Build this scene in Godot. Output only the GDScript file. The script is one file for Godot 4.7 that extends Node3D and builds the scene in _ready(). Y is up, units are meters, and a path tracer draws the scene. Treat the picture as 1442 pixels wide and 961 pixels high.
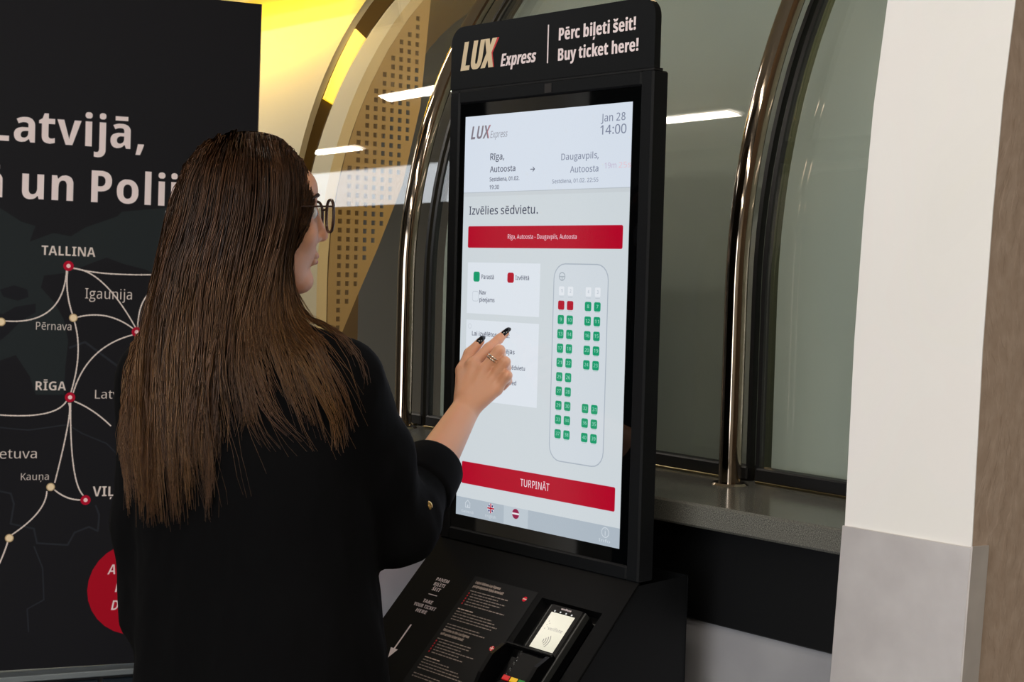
extends Node3D
# A traveller at a ticket kiosk in a bus station. World axes follow the kiosk: x along its face, y up, z out of its face.

var M := {}
var used := {}

class MB:
	var v := PackedVector3Array()
	var n := PackedVector3Array()
	var c := PackedColorArray()
	var uv := PackedVector2Array()
	var ix := PackedInt32Array()
	func tri(a: Vector3, b: Vector3, d: Vector3, na: Vector3, nb: Vector3, nd: Vector3) -> void:
		var s := v.size()
		if (b - a).cross(d - a).dot(na + nb + nd) > 0.0:
			v.append(a); v.append(d); v.append(b)
			n.append(na); n.append(nd); n.append(nb)
		else:
			v.append(a); v.append(b); v.append(d)
			n.append(na); n.append(nb); n.append(nd)
		ix.append(s); ix.append(s + 1); ix.append(s + 2)
	func flat(a: Vector3, b: Vector3, d: Vector3, out: Vector3) -> void:
		var m := (b - a).cross(d - a).normalized()
		if m.dot(out) < 0.0:
			m = -m
		tri(a, b, d, m, m, m)
	func quad(a: Vector3, b: Vector3, d: Vector3, e: Vector3, out: Vector3) -> void:
		flat(a, b, d, out)
		flat(a, d, e, out)
	func squad(p: Array, m: Array) -> void:
		tri(p[0], p[1], p[2], m[0], m[1], m[2])
		tri(p[0], p[2], p[3], m[0], m[2], m[3])
	func tquad(a: Vector3, b: Vector3, d: Vector3, e: Vector3, out: Vector3) -> void:
		# textured: a top left, b top right, d bottom right, e bottom left
		var s := v.size()
		var t := [[a, Vector2(0, 0)], [b, Vector2(1, 0)], [d, Vector2(1, 1)], [e, Vector2(0, 1)]]
		for q in t:
			v.append(q[0]); n.append(out); uv.append(q[1])
		var o := [0, 1, 2, 0, 2, 3] if (b - a).cross(d - a).dot(out) < 0.0 else [0, 2, 1, 0, 3, 2]
		for k in o:
			ix.append(s + k)
	func mesh() -> ArrayMesh:
		var arr := []
		arr.resize(Mesh.ARRAY_MAX)
		arr[Mesh.ARRAY_VERTEX] = v
		arr[Mesh.ARRAY_NORMAL] = n
		if c.size() == v.size():
			arr[Mesh.ARRAY_COLOR] = c
		if uv.size() == v.size():
			arr[Mesh.ARRAY_TEX_UV] = uv
		arr[Mesh.ARRAY_INDEX] = ix
		var m := ArrayMesh.new()
		m.add_surface_from_arrays(Mesh.PRIMITIVE_TRIANGLES, arr)
		return m

# Distance field on a grid: tapered capsules and ellipsoids joined smoothly, meshed as surface nets.
class Field:
	var o: Vector3
	var h: float
	var nx: int
	var ny: int
	var nz: int
	var d := PackedFloat32Array()
	func _init(lo: Vector3, hi: Vector3, cell: float) -> void:
		o = lo
		h = cell
		nx = int((hi.x - lo.x) / cell) + 2
		ny = int((hi.y - lo.y) / cell) + 2
		nz = int((hi.z - lo.z) / cell) + 2
		d.resize(nx * ny * nz)
		d.fill(1.0)
	func span(lo: Vector3, hi: Vector3) -> Array:
		var a := ((lo - o) / h).floor()
		var b := ((hi - o) / h).ceil()
		return [maxi(0, int(a.x)), mini(nx - 1, int(b.x)), maxi(0, int(a.y)), mini(ny - 1, int(b.y)), maxi(0, int(a.z)), mini(nz - 1, int(b.z))]
	func cap(a: Vector3, b: Vector3, ra: float, rb: float, k: float) -> void:
		var m := maxf(ra, rb) + k + 2.5 * h
		var e := Vector3.ONE * m
		var s := span(Vector3(minf(a.x, b.x), minf(a.y, b.y), minf(a.z, b.z)) - e, Vector3(maxf(a.x, b.x), maxf(a.y, b.y), maxf(a.z, b.z)) + e)
		var ba := b - a
		var l2 := maxf(ba.length_squared(), 1e-9)
		var dr := rb - ra
		for z in range(s[4], s[5] + 1):
			for y in range(s[2], s[3] + 1):
				var i: int = (z * ny + y) * nx + s[0]
				var p := o + Vector3(s[0], y, z) * h - a
				for x in range(s[0], s[1] + 1):
					var t := clampf(p.dot(ba) / l2, 0.0, 1.0)
					var q := (p - ba * t).length() - ra - dr * t
					var w := d[i]
					var u := k - absf(w - q)
					if u > 0.0:
						d[i] = minf(w, q) - u * u / (4.0 * k)
					elif q < w:
						d[i] = q
					p.x += h
					i += 1
	func ell(cen: Vector3, bs: Basis, r: Vector3, k: float, cut := false) -> void:
		var m := maxf(r.x, maxf(r.y, r.z)) + k + 2.5 * h
		var e := Vector3.ONE * m
		var s := span(cen - e, cen + e)
		var inv := bs.transposed()
		for z in range(s[4], s[5] + 1):
			for y in range(s[2], s[3] + 1):
				var i: int = (z * ny + y) * nx + s[0]
				var p := o + Vector3(s[0], y, z) * h - cen
				for x in range(s[0], s[1] + 1):
					var l := inv * p
					var q0 := Vector3(l.x / r.x, l.y / r.y, l.z / r.z)
					var k0 := q0.length()
					var k1 := Vector3(q0.x / r.x, q0.y / r.y, q0.z / r.z).length()
					var q := k0 * (k0 - 1.0) / maxf(k1, 1e-6)
					var w := d[i]
					if cut:
						q = -q
						var u := k - absf(w - q)
						if u > 0.0:
							d[i] = maxf(w, q) + u * u / (4.0 * k)
						elif q > w:
							d[i] = q
					else:
						var u := k - absf(w - q)
						if u > 0.0:
							d[i] = minf(w, q) - u * u / (4.0 * k)
						elif q < w:
							d[i] = q
					p.x += h
					i += 1
	func rough(amp: float, nf: FastNoiseLite, stretch: Vector3) -> void:
		for z in nz:
			for y in ny:
				var i := (z * ny + y) * nx
				for x in nx:
					if absf(d[i]) < 0.03:
						d[i] += amp * nf.get_noise_3dv((o + Vector3(x, y, z) * h) * stretch)
					i += 1
	func at(p: Vector3) -> float:
		var g := (p - o) / h
		var x := int(g.x + 0.5)
		var y := int(g.y + 0.5)
		var z := int(g.z + 0.5)
		if x < 1 or y < 1 or z < 1 or x >= nx - 1 or y >= ny - 1 or z >= nz - 1:
			return 1.0
		return d[(z * ny + y) * nx + x]
	func push(p: Vector3, keep: float) -> Vector3:
		var q := at(p)
		if q > keep:
			return p
		var g := Vector3(at(p + Vector3(h, 0, 0)) - at(p - Vector3(h, 0, 0)), at(p + Vector3(0, h, 0)) - at(p - Vector3(0, h, 0)), at(p + Vector3(0, 0, h)) - at(p - Vector3(0, 0, h)))
		return p + g.normalized() * (keep - q)
	func into(mb: MB) -> void:
		var ids := PackedInt32Array()
		ids.resize(nx * ny * nz)
		ids.fill(-1)
		var sx := 1
		var sy := nx
		var sz := nx * ny
		var lim := h * 2.2
		var off := [0, sx, sy, sx + sy, sz, sx + sz, sy + sz, sx + sy + sz]
		var cor := [Vector3(0, 0, 0), Vector3(1, 0, 0), Vector3(0, 1, 0), Vector3(1, 1, 0), Vector3(0, 0, 1), Vector3(1, 0, 1), Vector3(0, 1, 1), Vector3(1, 1, 1)]
		var eds := [[0, 1], [2, 3], [4, 5], [6, 7], [0, 2], [1, 3], [4, 6], [5, 7], [0, 4], [1, 5], [2, 6], [3, 7]]
		for z in nz - 1:
			for y in ny - 1:
				var i := (z * ny + y) * nx
				for x in nx - 1:
					var w := d[i]
					if w < lim and w > -lim:
						var neg := 0
						var f := [w, d[i + sx], d[i + sy], d[i + sx + sy], d[i + sz], d[i + sx + sz], d[i + sy + sz], d[i + sx + sy + sz]]
						for q in 8:
							if f[q] < 0.0:
								neg += 1
						if neg > 0 and neg < 8:
							var sum := Vector3.ZERO
							var cnt := 0
							for e in eds:
								var fa: float = f[e[0]]
								var fb: float = f[e[1]]
								if (fa < 0.0) != (fb < 0.0):
									var ca: Vector3 = cor[e[0]]
									var cb: Vector3 = cor[e[1]]
									sum += ca.lerp(cb, fa / (fa - fb))
									cnt += 1
							ids[i] = mb.v.size()
							mb.v.append(o + (Vector3(x, y, z) + sum / cnt) * h)
							var g := Vector3(f[1] + f[3] + f[5] + f[7] - f[0] - f[2] - f[4] - f[6], f[2] + f[3] + f[6] + f[7] - f[0] - f[1] - f[4] - f[5], f[4] + f[5] + f[6] + f[7] - f[0] - f[1] - f[2] - f[3])
							mb.n.append(g.normalized())
					i += 1
		for z in range(1, nz - 1):
			for y in range(1, ny - 1):
				var i := (z * ny + y) * nx + 1
				for x in range(1, nx - 1):
					var w := d[i]
					if w < lim and w > -lim:
						var neg := w < 0.0
						if neg != (d[i + sx] < 0.0):
							face(mb, ids[i], ids[i - sy], ids[i - sy - sz], ids[i - sz], neg)
						if neg != (d[i + sy] < 0.0):
							face(mb, ids[i], ids[i - sz], ids[i - sx - sz], ids[i - sx], neg)
						if neg != (d[i + sz] < 0.0):
							face(mb, ids[i], ids[i - sx], ids[i - sx - sy], ids[i - sy], neg)
					i += 1
	func face(mb: MB, a: int, b: int, e: int, f: int, neg: bool) -> void:
		if a < 0 or b < 0 or e < 0 or f < 0:
			return
		var t := [a, b, e, a, e, f] if (mb.v[b] - mb.v[a]).cross(mb.v[e] - mb.v[a]).dot(mb.n[a] + mb.n[e]) < 0.0 else [a, e, b, a, f, e]
		for q in t:
			mb.ix.append(q)

# A picture drawn in metres: x to the right, y up.
class Ras:
	var im: Image
	var s: float
	var x0: float
	var y1: float
	func _init(left: float, top: float, w: float, hh: float, scale: float, back: Color) -> void:
		s = scale
		x0 = left
		y1 = top
		im = Image.create_empty(int(w * scale), int(hh * scale), false, Image.FORMAT_RGBA8)
		im.fill(back)
	func px(p: Vector2) -> Vector2:
		return Vector2((p.x - x0) * s, (y1 - p.y) * s)
	func shapes(polys: Array, col: Color) -> void:
		# each polygon in pixels; coverage adds up to one
		var lo := Vector2(1e9, 1e9)
		var hi := -lo
		for P in polys:
			for q in P:
				lo = lo.min(q)
				hi = hi.max(q)
		var bx := maxi(0, int(lo.x) - 1)
		var by := maxi(0, int(lo.y) - 1)
		var bw := mini(im.get_width(), int(hi.x) + 2) - bx
		var bh := mini(im.get_height(), int(hi.y) + 2) - by
		if bw <= 0 or bh <= 0:
			return
		var cov := PackedFloat32Array()
		cov.resize(bw * bh)
		for P in polys:
			var ylo := 1e9
			var yhi := -1e9
			for q in P:
				ylo = minf(ylo, q.y)
				yhi = maxf(yhi, q.y)
			var n: int = P.size()
			for k in range(maxi(0, int((ylo - by) * 4.0) - 1), mini(bh * 4, int((yhi - by) * 4.0) + 2)):
				var yy := by + (k + 0.5) * 0.25
				var xs := []
				for q in n:
					var a: Vector2 = P[q]
					var b: Vector2 = P[(q + 1) % n]
					if (a.y <= yy) != (b.y <= yy):
						xs.append(a.x + (b.x - a.x) * (yy - a.y) / (b.y - a.y))
				xs.sort()
				var row := (k >> 2) * bw
				for q in range(0, xs.size() - 1, 2):
					var xa := maxf(xs[q] - bx, 0.0)
					var xb := minf(xs[q + 1] - bx, bw)
					if xb <= xa:
						continue
					var ia := int(xa)
					var ib := mini(int(xb), bw - 1)
					if ia == ib:
						cov[row + ia] += (xb - xa) * 0.25
					else:
						cov[row + ia] += (ia + 1 - xa) * 0.25
						for i in range(ia + 1, ib):
							cov[row + i] += 0.25
						cov[row + ib] += (xb - ib) * 0.25
		for y in bh:
			for x in bw:
				var f := cov[y * bw + x]
				if f > 0.004:
					var was := im.get_pixel(bx + x, by + y)
					im.set_pixel(bx + x, by + y, was.lerp(Color(col, 1.0), minf(f, 1.0) * col.a))
	func poly(pts: Array, col: Color) -> void:
		var P := []
		for q in pts:
			P.append(px(q))
		shapes([P], col)
	func rect(ax: float, ay: float, bx: float, by: float, col: Color, r := 0.0) -> void:
		if r <= 0.0:
			poly([Vector2(ax, ay), Vector2(bx, ay), Vector2(bx, by), Vector2(ax, by)], col)
			return
		poly(rounded(ax, ay, bx, by, r), col)
	func rounded(ax: float, ay: float, bx: float, by: float, r: float) -> Array:
		var P := []
		for q in [[bx - r, by - r, 0.0], [ax + r, by - r, 90.0], [ax + r, ay + r, 180.0], [bx - r, ay + r, 270.0]]:
			for k in 6:
				var t: float = deg_to_rad(q[2] + k * 18.0)
				P.append(Vector2(q[0] + r * cos(t), q[1] + r * sin(t)))
		return P
	func disc(cx: float, cy: float, r: float, col: Color) -> void:
		var P := []
		for k in 28:
			P.append(Vector2(cx + r * cos(k * TAU / 28), cy + r * sin(k * TAU / 28)))
		poly(P, col)
	func line(pts: Array, w: float, col: Color) -> void:
		var polys := []
		for k in pts.size() - 1:
			var a := px(pts[k])
			var b := px(pts[k + 1])
			if a.distance_to(b) < 0.01:
				continue
			var t := (b - a).normalized()
			var e := t * w * s * 0.25
			var m := Vector2(-t.y, t.x) * w * s * 0.5
			polys.append([a - e + m, b + e + m, b + e - m, a - e - m])
		shapes(polys, col)
	func bend(a: Vector2, b: Vector2, e: Vector2, w: float, col: Color) -> void:
		# curve through b
		var m := b * 2.0 - (a + e) * 0.5
		var pts := []
		for k in 21:
			var t := k / 20.0
			pts.append(a * (1 - t) * (1 - t) + m * 2.0 * t * (1 - t) + e * t * t)
		line(pts, w, col)
	func text(tt: Array, ax: float, bx: float, base: float, caph: float, col: Color, skew := 0.0) -> void:
		var polys := []
		var T: PackedVector2Array = tt[0]
		var w: float = tt[2] - tt[1]
		for k in range(0, T.size(), 3):
			var P := []
			for q in 3:
				var g: Vector2 = T[k + q]
				P.append(px(Vector2(ax + (g.x - tt[1]) / w * (bx - ax - skew * caph) + skew * g.y * caph, base + g.y * caph)))
			polys.append(P)
		shapes(polys, col)

# ---- helpers -------------------------------------------------------------------------------------------------

func obj(called: String, mb: MB, m: Material, parent: Node = self) -> MeshInstance3D:
	var o := MeshInstance3D.new()
	o.name = called
	o.mesh = mb.mesh()
	o.material_override = m
	parent.add_child(o, true)
	return o

func thing(called: String, label: String, category: String, at := Vector3.ZERO, group := "") -> Node3D:
	var o := Node3D.new()
	used[called] = used.get(called, -1) + 1
	o.name = called if used[called] == 0 else "%s_%03d" % [called, used[called]]
	add_child(o, true)
	o.position = at
	o.set_meta("label", label)
	o.set_meta("category", category)
	if group:
		o.set_meta("group", group)
	return o

func setting(called: String, mb: MB, m: Material) -> MeshInstance3D:
	var o := obj(called, mb, m)
	o.set_meta("kind", "structure")
	return o

func cbox(mb: MB, cen: Vector3, size: Vector3, bv := 0.0, bs := Basis.IDENTITY) -> void:
	var e := size * 0.5
	if bv <= 0.0:
		for ax in 3:
			for sg in [-1.0, 1.0]:
				var u := Vector3.ZERO
				var p := Vector3.ZERO
				var q := Vector3.ZERO
				u[ax] = e[ax] * sg
				p[(ax + 1) % 3] = e[(ax + 1) % 3]
				q[(ax + 2) % 3] = e[(ax + 2) % 3]
				mb.quad(cen + bs * (u - p - q), cen + bs * (u + p - q), cen + bs * (u + p + q), cen + bs * (u - p + q), bs * u)
		return
	var f := e - Vector3.ONE * bv
	for ax in 3:
		var b1 := (ax + 1) % 3
		var b2 := (ax + 2) % 3
		for sg in [-1.0, 1.0]:
			var pts := []
			for k in [[-1, -1], [1, -1], [1, 1], [-1, 1]]:
				var p := Vector3.ZERO
				p[ax] = e[ax] * sg
				p[b1] = f[b1] * k[0]
				p[b2] = f[b2] * k[1]
				pts.append(cen + bs * p)
			var out := Vector3.ZERO
			out[ax] = sg
			mb.quad(pts[0], pts[1], pts[2], pts[3], bs * out)
		# edges along ax
		for s1 in [-1.0, 1.0]:
			for s2 in [-1.0, 1.0]:
				var pts := []
				for k in [[-1, 0], [1, 0], [1, 1], [-1, 1]]:
					var p := Vector3.ZERO
					p[ax] = f[ax] * k[0]
					p[b1] = (e[b1] if k[1] == 0 else f[b1]) * s1
					p[b2] = (f[b2] if k[1] == 0 else e[b2]) * s2
					pts.append(cen + bs * p)
				var out := Vector3.ZERO
				out[b1] = s1
				out[b2] = s2
				mb.quad(pts[0], pts[1], pts[2], pts[3], bs * out)
	for sx in [-1.0, 1.0]:
		for sy in [-1.0, 1.0]:
			for sz in [-1.0, 1.0]:
				var s := Vector3(sx, sy, sz)
				mb.flat(cen + bs * (Vector3(e.x, f.y, f.z) * s), cen + bs * (Vector3(f.x, e.y, f.z) * s), cen + bs * (Vector3(f.x, f.y, e.z) * s), bs * s)

func span(lo: Vector3, hi: Vector3, bv := 0.0) -> MB:
	var mb := MB.new()
	cbox(mb, (lo + hi) * 0.5, hi - lo, bv)
	return mb

func sweep(mb: MB, path: Array, radii, sides := 16, closed := false, caps := true) -> void:
	var n := path.size()
	var rings := []
	var dirs := []
	var side := Vector3.ZERO
	for k in n:
		var a: Vector3 = path[(k - 1 + n) % n] if closed else path[maxi(k - 1, 0)]
		var b: Vector3 = path[(k + 1) % n] if closed else path[mini(k + 1, n - 1)]
		var t := (b - a).normalized()
		if k == 0:
			side = t.cross(Vector3.UP if absf(t.y) < 0.9 else Vector3.RIGHT).normalized()
		else:
			side = (side - t * side.dot(t)).normalized()
		var bi := t.cross(side)
		var r: float = radii[k] if radii is Array else radii
		var ring := []
		var dd := []
		for q in sides:
			var ang := q * TAU / sides
			var m := side * cos(ang) + bi * sin(ang)
			ring.append(path[k] + m * r)
			dd.append(m)
		rings.append(ring)
		dirs.append(dd)
	for k in (n if closed else n - 1):
		var l := (k + 1) % n
		for q in sides:
			var w := (q + 1) % sides
			mb.squad([rings[k][q], rings[k][w], rings[l][w], rings[l][q]], [dirs[k][q], dirs[k][w], dirs[l][w], dirs[l][q]])
	if caps and not closed:
		for k in [0, n - 1]:
			var out: Vector3 = (path[0] - path[1]) if k == 0 else (path[n - 1] - path[n - 2])
			for q in range(1, sides - 1):
				mb.flat(rings[k][0], rings[k][q], rings[k][q + 1], out)

func lathe(mb: MB, prof: Array, xf: Transform3D, sides := 20) -> void:
	# profile of (radius, height) turned about the y axis of xf
	for k in prof.size() - 1:
		var a: Vector2 = prof[k]
		var b: Vector2 = prof[k + 1]
		var e := b - a
		var nn := Vector2(e.y, -e.x).normalized()
		for q in sides:
			var pts := []
			var ns := []
			for w in [[q, 0], [q + 1, 0], [q + 1, 1], [q, 1]]:
				var ang: float = w[0] * TAU / sides
				var r: Vector2 = a if w[1] == 0 else b
				pts.append(xf * Vector3(r.x * cos(ang), r.y, r.x * sin(ang)))
				ns.append(xf.basis * Vector3(nn.x * cos(ang), nn.y, nn.x * sin(ang)))
			mb.squad(pts, ns)

func prism(mb: MB, pts: PackedVector2Array, depth: float, xf := Transform3D.IDENTITY) -> void:
	# outline in the xy plane of xf, from z = 0 back to z = -depth
	var t := Geometry2D.triangulate_polygon(pts)
	for k in range(0, t.size(), 3):
		for z in [0.0, -depth]:
			var q := []
			for w in 3:
				q.append(xf * Vector3(pts[t[k + w]].x, pts[t[k + w]].y, z))
			mb.flat(q[0], q[1], q[2], xf.basis * Vector3(0, 0, 1 if z == 0.0 else -1))
	var area := 0.0
	for k in pts.size():
		area += pts[k].cross(pts[(k + 1) % pts.size()])
	for k in pts.size():
		var a := pts[k]
		var b := pts[(k + 1) % pts.size()]
		var e := b - a
		var out := Vector3(e.y, -e.x, 0) * signf(area)
		mb.quad(xf * Vector3(a.x, a.y, 0), xf * Vector3(b.x, b.y, 0), xf * Vector3(b.x, b.y, -depth), xf * Vector3(a.x, a.y, -depth), xf.basis * out)

var fonts := {}
var caps := {}
func glyphs(s: String, bold := false) -> Array:
	# triangles of a line of text, baseline at 0 and capitals 1 high: [points, ink left, ink right]
	if not fonts.has(bold):
		var f := SystemFont.new()
		f.font_names = PackedStringArray(["Droid Sans"])
		f.font_weight = 700 if bold else 400
		fonts[bold] = f
		var r := raw_text("H", f)
		var lo := 1e9
		var hi := -1e9
		for q in r:
			lo = minf(lo, q.y)
			hi = maxf(hi, q.y)
		caps[bold] = [lo, hi - lo]
	var r := raw_text(s, fonts[bold])
	var out := PackedVector2Array()
	var x0 := 1e9
	var x1 := -1e9
	for q in r:
		var g := Vector2(q.x, q.y - caps[bold][0]) / float(caps[bold][1])
		out.append(g)
		x0 = minf(x0, g.x)
		x1 = maxf(x1, g.x)
	return [out, x0, x1]

func raw_text(s: String, f: Font) -> PackedVector2Array:
	var t := TextMesh.new()
	t.font = f
	t.font_size = 48
	t.pixel_size = 0.01
	t.depth = 0.0
	t.curve_step = 3.0
	t.text = s
	var arr := t.get_mesh_arrays()
	var out := PackedVector2Array()
	var P: PackedVector3Array = arr[Mesh.ARRAY_VERTEX]
	var I: PackedInt32Array = arr[Mesh.ARRAY_INDEX] if arr[Mesh.ARRAY_INDEX] != null else PackedInt32Array(range(P.size()))
	for k in range(0, I.size(), 3):
		if absf(P[I[k]].z) < 1e-4 and absf(P[I[k + 1]].z) < 1e-4 and absf(P[I[k + 2]].z) < 1e-4:
			for q in 3:
				out.append(Vector2(P[I[k + q]].x, P[I[k + q]].y))
	return out

func letter(mb: MB, s: String, bold: bool, ax: float, bx: float, base: float, caph: float, xf := Transform3D.IDENTITY, skew := 0.0, heavy := 0.0) -> void:
	# heavy: extra stroke width, as a share of the capital height, by laying the letters again a little to either side
	if heavy > 0.0:
		for e in [-0.5, 0.0, 0.5]:
			letter(mb, s, bold, ax + heavy * caph * (0.5 + e), bx - heavy * caph * (0.5 - e), base, caph, Transform3D(xf.basis, xf.origin + xf.basis.z * (e + 0.5) * 0.00008), skew)
		return
	var tt := glyphs(s, bold)
	var T: PackedVector2Array = tt[0]
	var w: float = tt[2] - tt[1]
	var nz := xf.basis.z.normalized()
	for k in range(0, T.size(), 3):
		var q := []
		for j in 3:
			var g := T[k + j]
			q.append(xf * Vector3(ax + (g.x - tt[1]) / w * (bx - ax - skew * caph) + skew * g.y * caph, base + g.y * caph, 0))
		mb.tri(q[0], q[1], q[2], nz, nz, nz)

func mat(called: String, col: Color, rough := 0.6, metal := 0.0, spec := 0.5) -> StandardMaterial3D:
	var m := StandardMaterial3D.new()
	m.resource_name = called
	m.albedo_color = col
	m.roughness = rough
	m.metallic = metal
	m.metallic_specular = spec
	M[called] = m
	return m

func glow(called: String, col: Color, energy: float) -> StandardMaterial3D:
	var m := mat(called, Color(0.9, 0.9, 0.9), 0.5)
	m.emission_enabled = true
	m.emission = col
	m.emission_energy_multiplier = energy
	return m

func noise_tex(sd: int, freq: float, lo: Color, hi: Color, size := 512, octaves := 4, as_normal := false) -> NoiseTexture2D:
	var f := FastNoiseLite.new()
	f.seed = sd
	f.frequency = freq
	f.fractal_octaves = octaves
	var t := NoiseTexture2D.new()
	t.width = size
	t.height = size
	t.seamless = true
	t.noise = f
	if as_normal:
		t.as_normal_map = true
		t.bump_strength = 6.0
	else:
		var g := Gradient.new()
		g.set_color(0, lo)
		g.set_color(1, hi)
		t.color_ramp = g
	return t

func tri_map(m: StandardMaterial3D, scale: float) -> void:
	m.uv1_triplanar = true
	m.uv1_world_triplanar = true
	m.uv1_scale = Vector3.ONE * scale

const BOW_FROM := 1.45
const BOW_R := 1.2
func bow(y: float) -> float:
	if y <= BOW_FROM:
		return 0.0
	return BOW_R - sqrt(BOW_R * BOW_R - (y - BOW_FROM) * (y - BOW_FROM))

func vault(mb: MB, x0: float, x1: float, zf: float, thick: float, y0: float, y1: float, shrink := 1.0) -> void:
	# a slab that stands upright and bends back with the vault above shoulder height
	var ys := [y0]
	var k := maxf(y0, BOW_FROM)
	while k < y1 - 0.001:
		if k > y0:
			ys.append(k)
		k += 0.06
	ys.append(y1)
	var P := []
	var N := []
	for y in ys:
		var yy: float = y
		P.append(Vector3(0, yy, zf - bow(yy) * shrink))
		var sl := (bow(yy + 0.001) - bow(yy - 0.001)) / 0.002 * shrink
		N.append(Vector3(0, sl, 1).normalized())
	var X0 := Vector3(x0, 0, 0)
	var X1 := Vector3(x1, 0, 0)
	for i in P.size() - 1:
		var a: Vector3 = P[i]
		var b: Vector3 = P[i + 1]
		var na: Vector3 = N[i]
		var nb: Vector3 = N[i + 1]
		var a2 := a - na * thick
		var b2 := b - nb * thick
		mb.squad([a + X0, a + X1, b + X1, b + X0], [na, na, nb, nb])
		mb.squad([a2 + X0, a2 + X1, b2 + X1, b2 + X0], [-na, -na, -nb, -nb])
		mb.quad(a + X0, b + X0, b2 + X0, a2 + X0, Vector3.LEFT)
		mb.quad(a + X1, b + X1, b2 + X1, a2 + X1, Vector3.RIGHT)
	for i in [0, P.size() - 1]:
		var a: Vector3 = P[i]
		var a2: Vector3 = a - N[i] * thick
		mb.quad(a + X0, a + X1, a2 + X1, a2 + X0, Vector3.DOWN if i == 0 else Vector3.UP)

func _ready() -> void:
	# camera
	var cam := Camera3D.new()
	cam.name = "camera"
	cam.position = Vector3(1.71344, 1.48, 1.66642)
	cam.rotation = Vector3(-0.04811036, 0.81750298, 0.02654237)
	cam.fov = 2.0 * rad_to_deg(atan(480.5 / 2002.0))
	cam.near = 0.05
	cam.far = 60.0
	add_child(cam)
	cam.current = true
	# environment: an indoor hall, no sky in view
	var we := WorldEnvironment.new()
	we.name = "environment"
	var env := Environment.new()
	env.background_mode = Environment.BG_COLOR
	env.background_color = Color(0.05, 0.055, 0.06)
	env.ambient_light_source = Environment.AMBIENT_SOURCE_DISABLED
	env.tonemap_mode = Environment.TONE_MAPPER_LINEAR
	env.tonemap_exposure = 1.0
	env.sdfgi_enabled = true
	env.ssao_enabled = true
	env.ssil_enabled = true
	we.environment = env
	add_child(we)
	materials()
	lamps()
	shell()
	booth()
	pillars()
	hall_pillar()
	map_board()
	kiosk()
	terminal()
	person()

const LAMP_ENERGY := 1.0
func lamps() -> void:
	# ceiling battens over the hall, the last slim one and all wide ones added to brighten, their light as area lights of the same size
	var spots := [[-4.95, 0.72, "slim"], [-2.7, 0.0, "slim"], [-2.42, 0.86, "slim"], [1.0, 1.25, "slim"], [1.2, 2.6, "wide"], [2.8, 2.6, "wide"], [1.2, 4.4, "wide"], [2.8, 4.4, "wide"], [3.6, 0.5, "wide"]]
	var words := ["far left over the hall, nearest the yellow wall panel", "left of the kiosk, hung closest to the glass booth", "left of the kiosk, next row out from the booth", "added over the open floor to light the hair", "wide, added in front of the kiosk to brighten the pillar, left of its pair", "wide, added in front of the pillar to brighten it, right of its pair", "wide, added farthest from the kiosk to brighten the pillar, left of its pair", "wide, added farthest from the pillar to brighten it, right of its pair", "wide, added to light the plaster side of the white pillar"]
	for i in spots.size():
		var s: Array = spots[i]
		var far: bool = s[2] == "wide"
		var t := thing("ceiling_batten", "white ceiling batten light " + words[i], "ceiling light", Vector3(s[0], 3.2, s[1]), "ceiling battens")
		var w := 0.16 if far else 0.05
		obj("housing", span(Vector3(-0.62, -0.05, -w), Vector3(0.62, 0.0, w), 0.006), M.lamp_metal, t)
		obj("lamp_diffuser", span(Vector3(-0.6, -0.072, -w * 0.8), Vector3(0.6, -0.05, w * 0.8), 0.006), M.lamp_glow, t)
		var l := AreaLight3D.new()
		l.name = "batten_light"
		l.area_size = Vector2(1.2, w * 1.6)
		l.area_normalize_energy = true
		l.light_color = Color(1.0, 0.96, 0.91)
		l.light_energy = LAMP_ENERGY * (2.6 if far else 1.4)
		l.shadow_enabled = true
		l.set("area_range", 30.0)
		t.add_child(l)
		l.position = Vector3(0, -0.075, 0)
		l.rotation_degrees = Vector3(-90, 0, 0)

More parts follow.
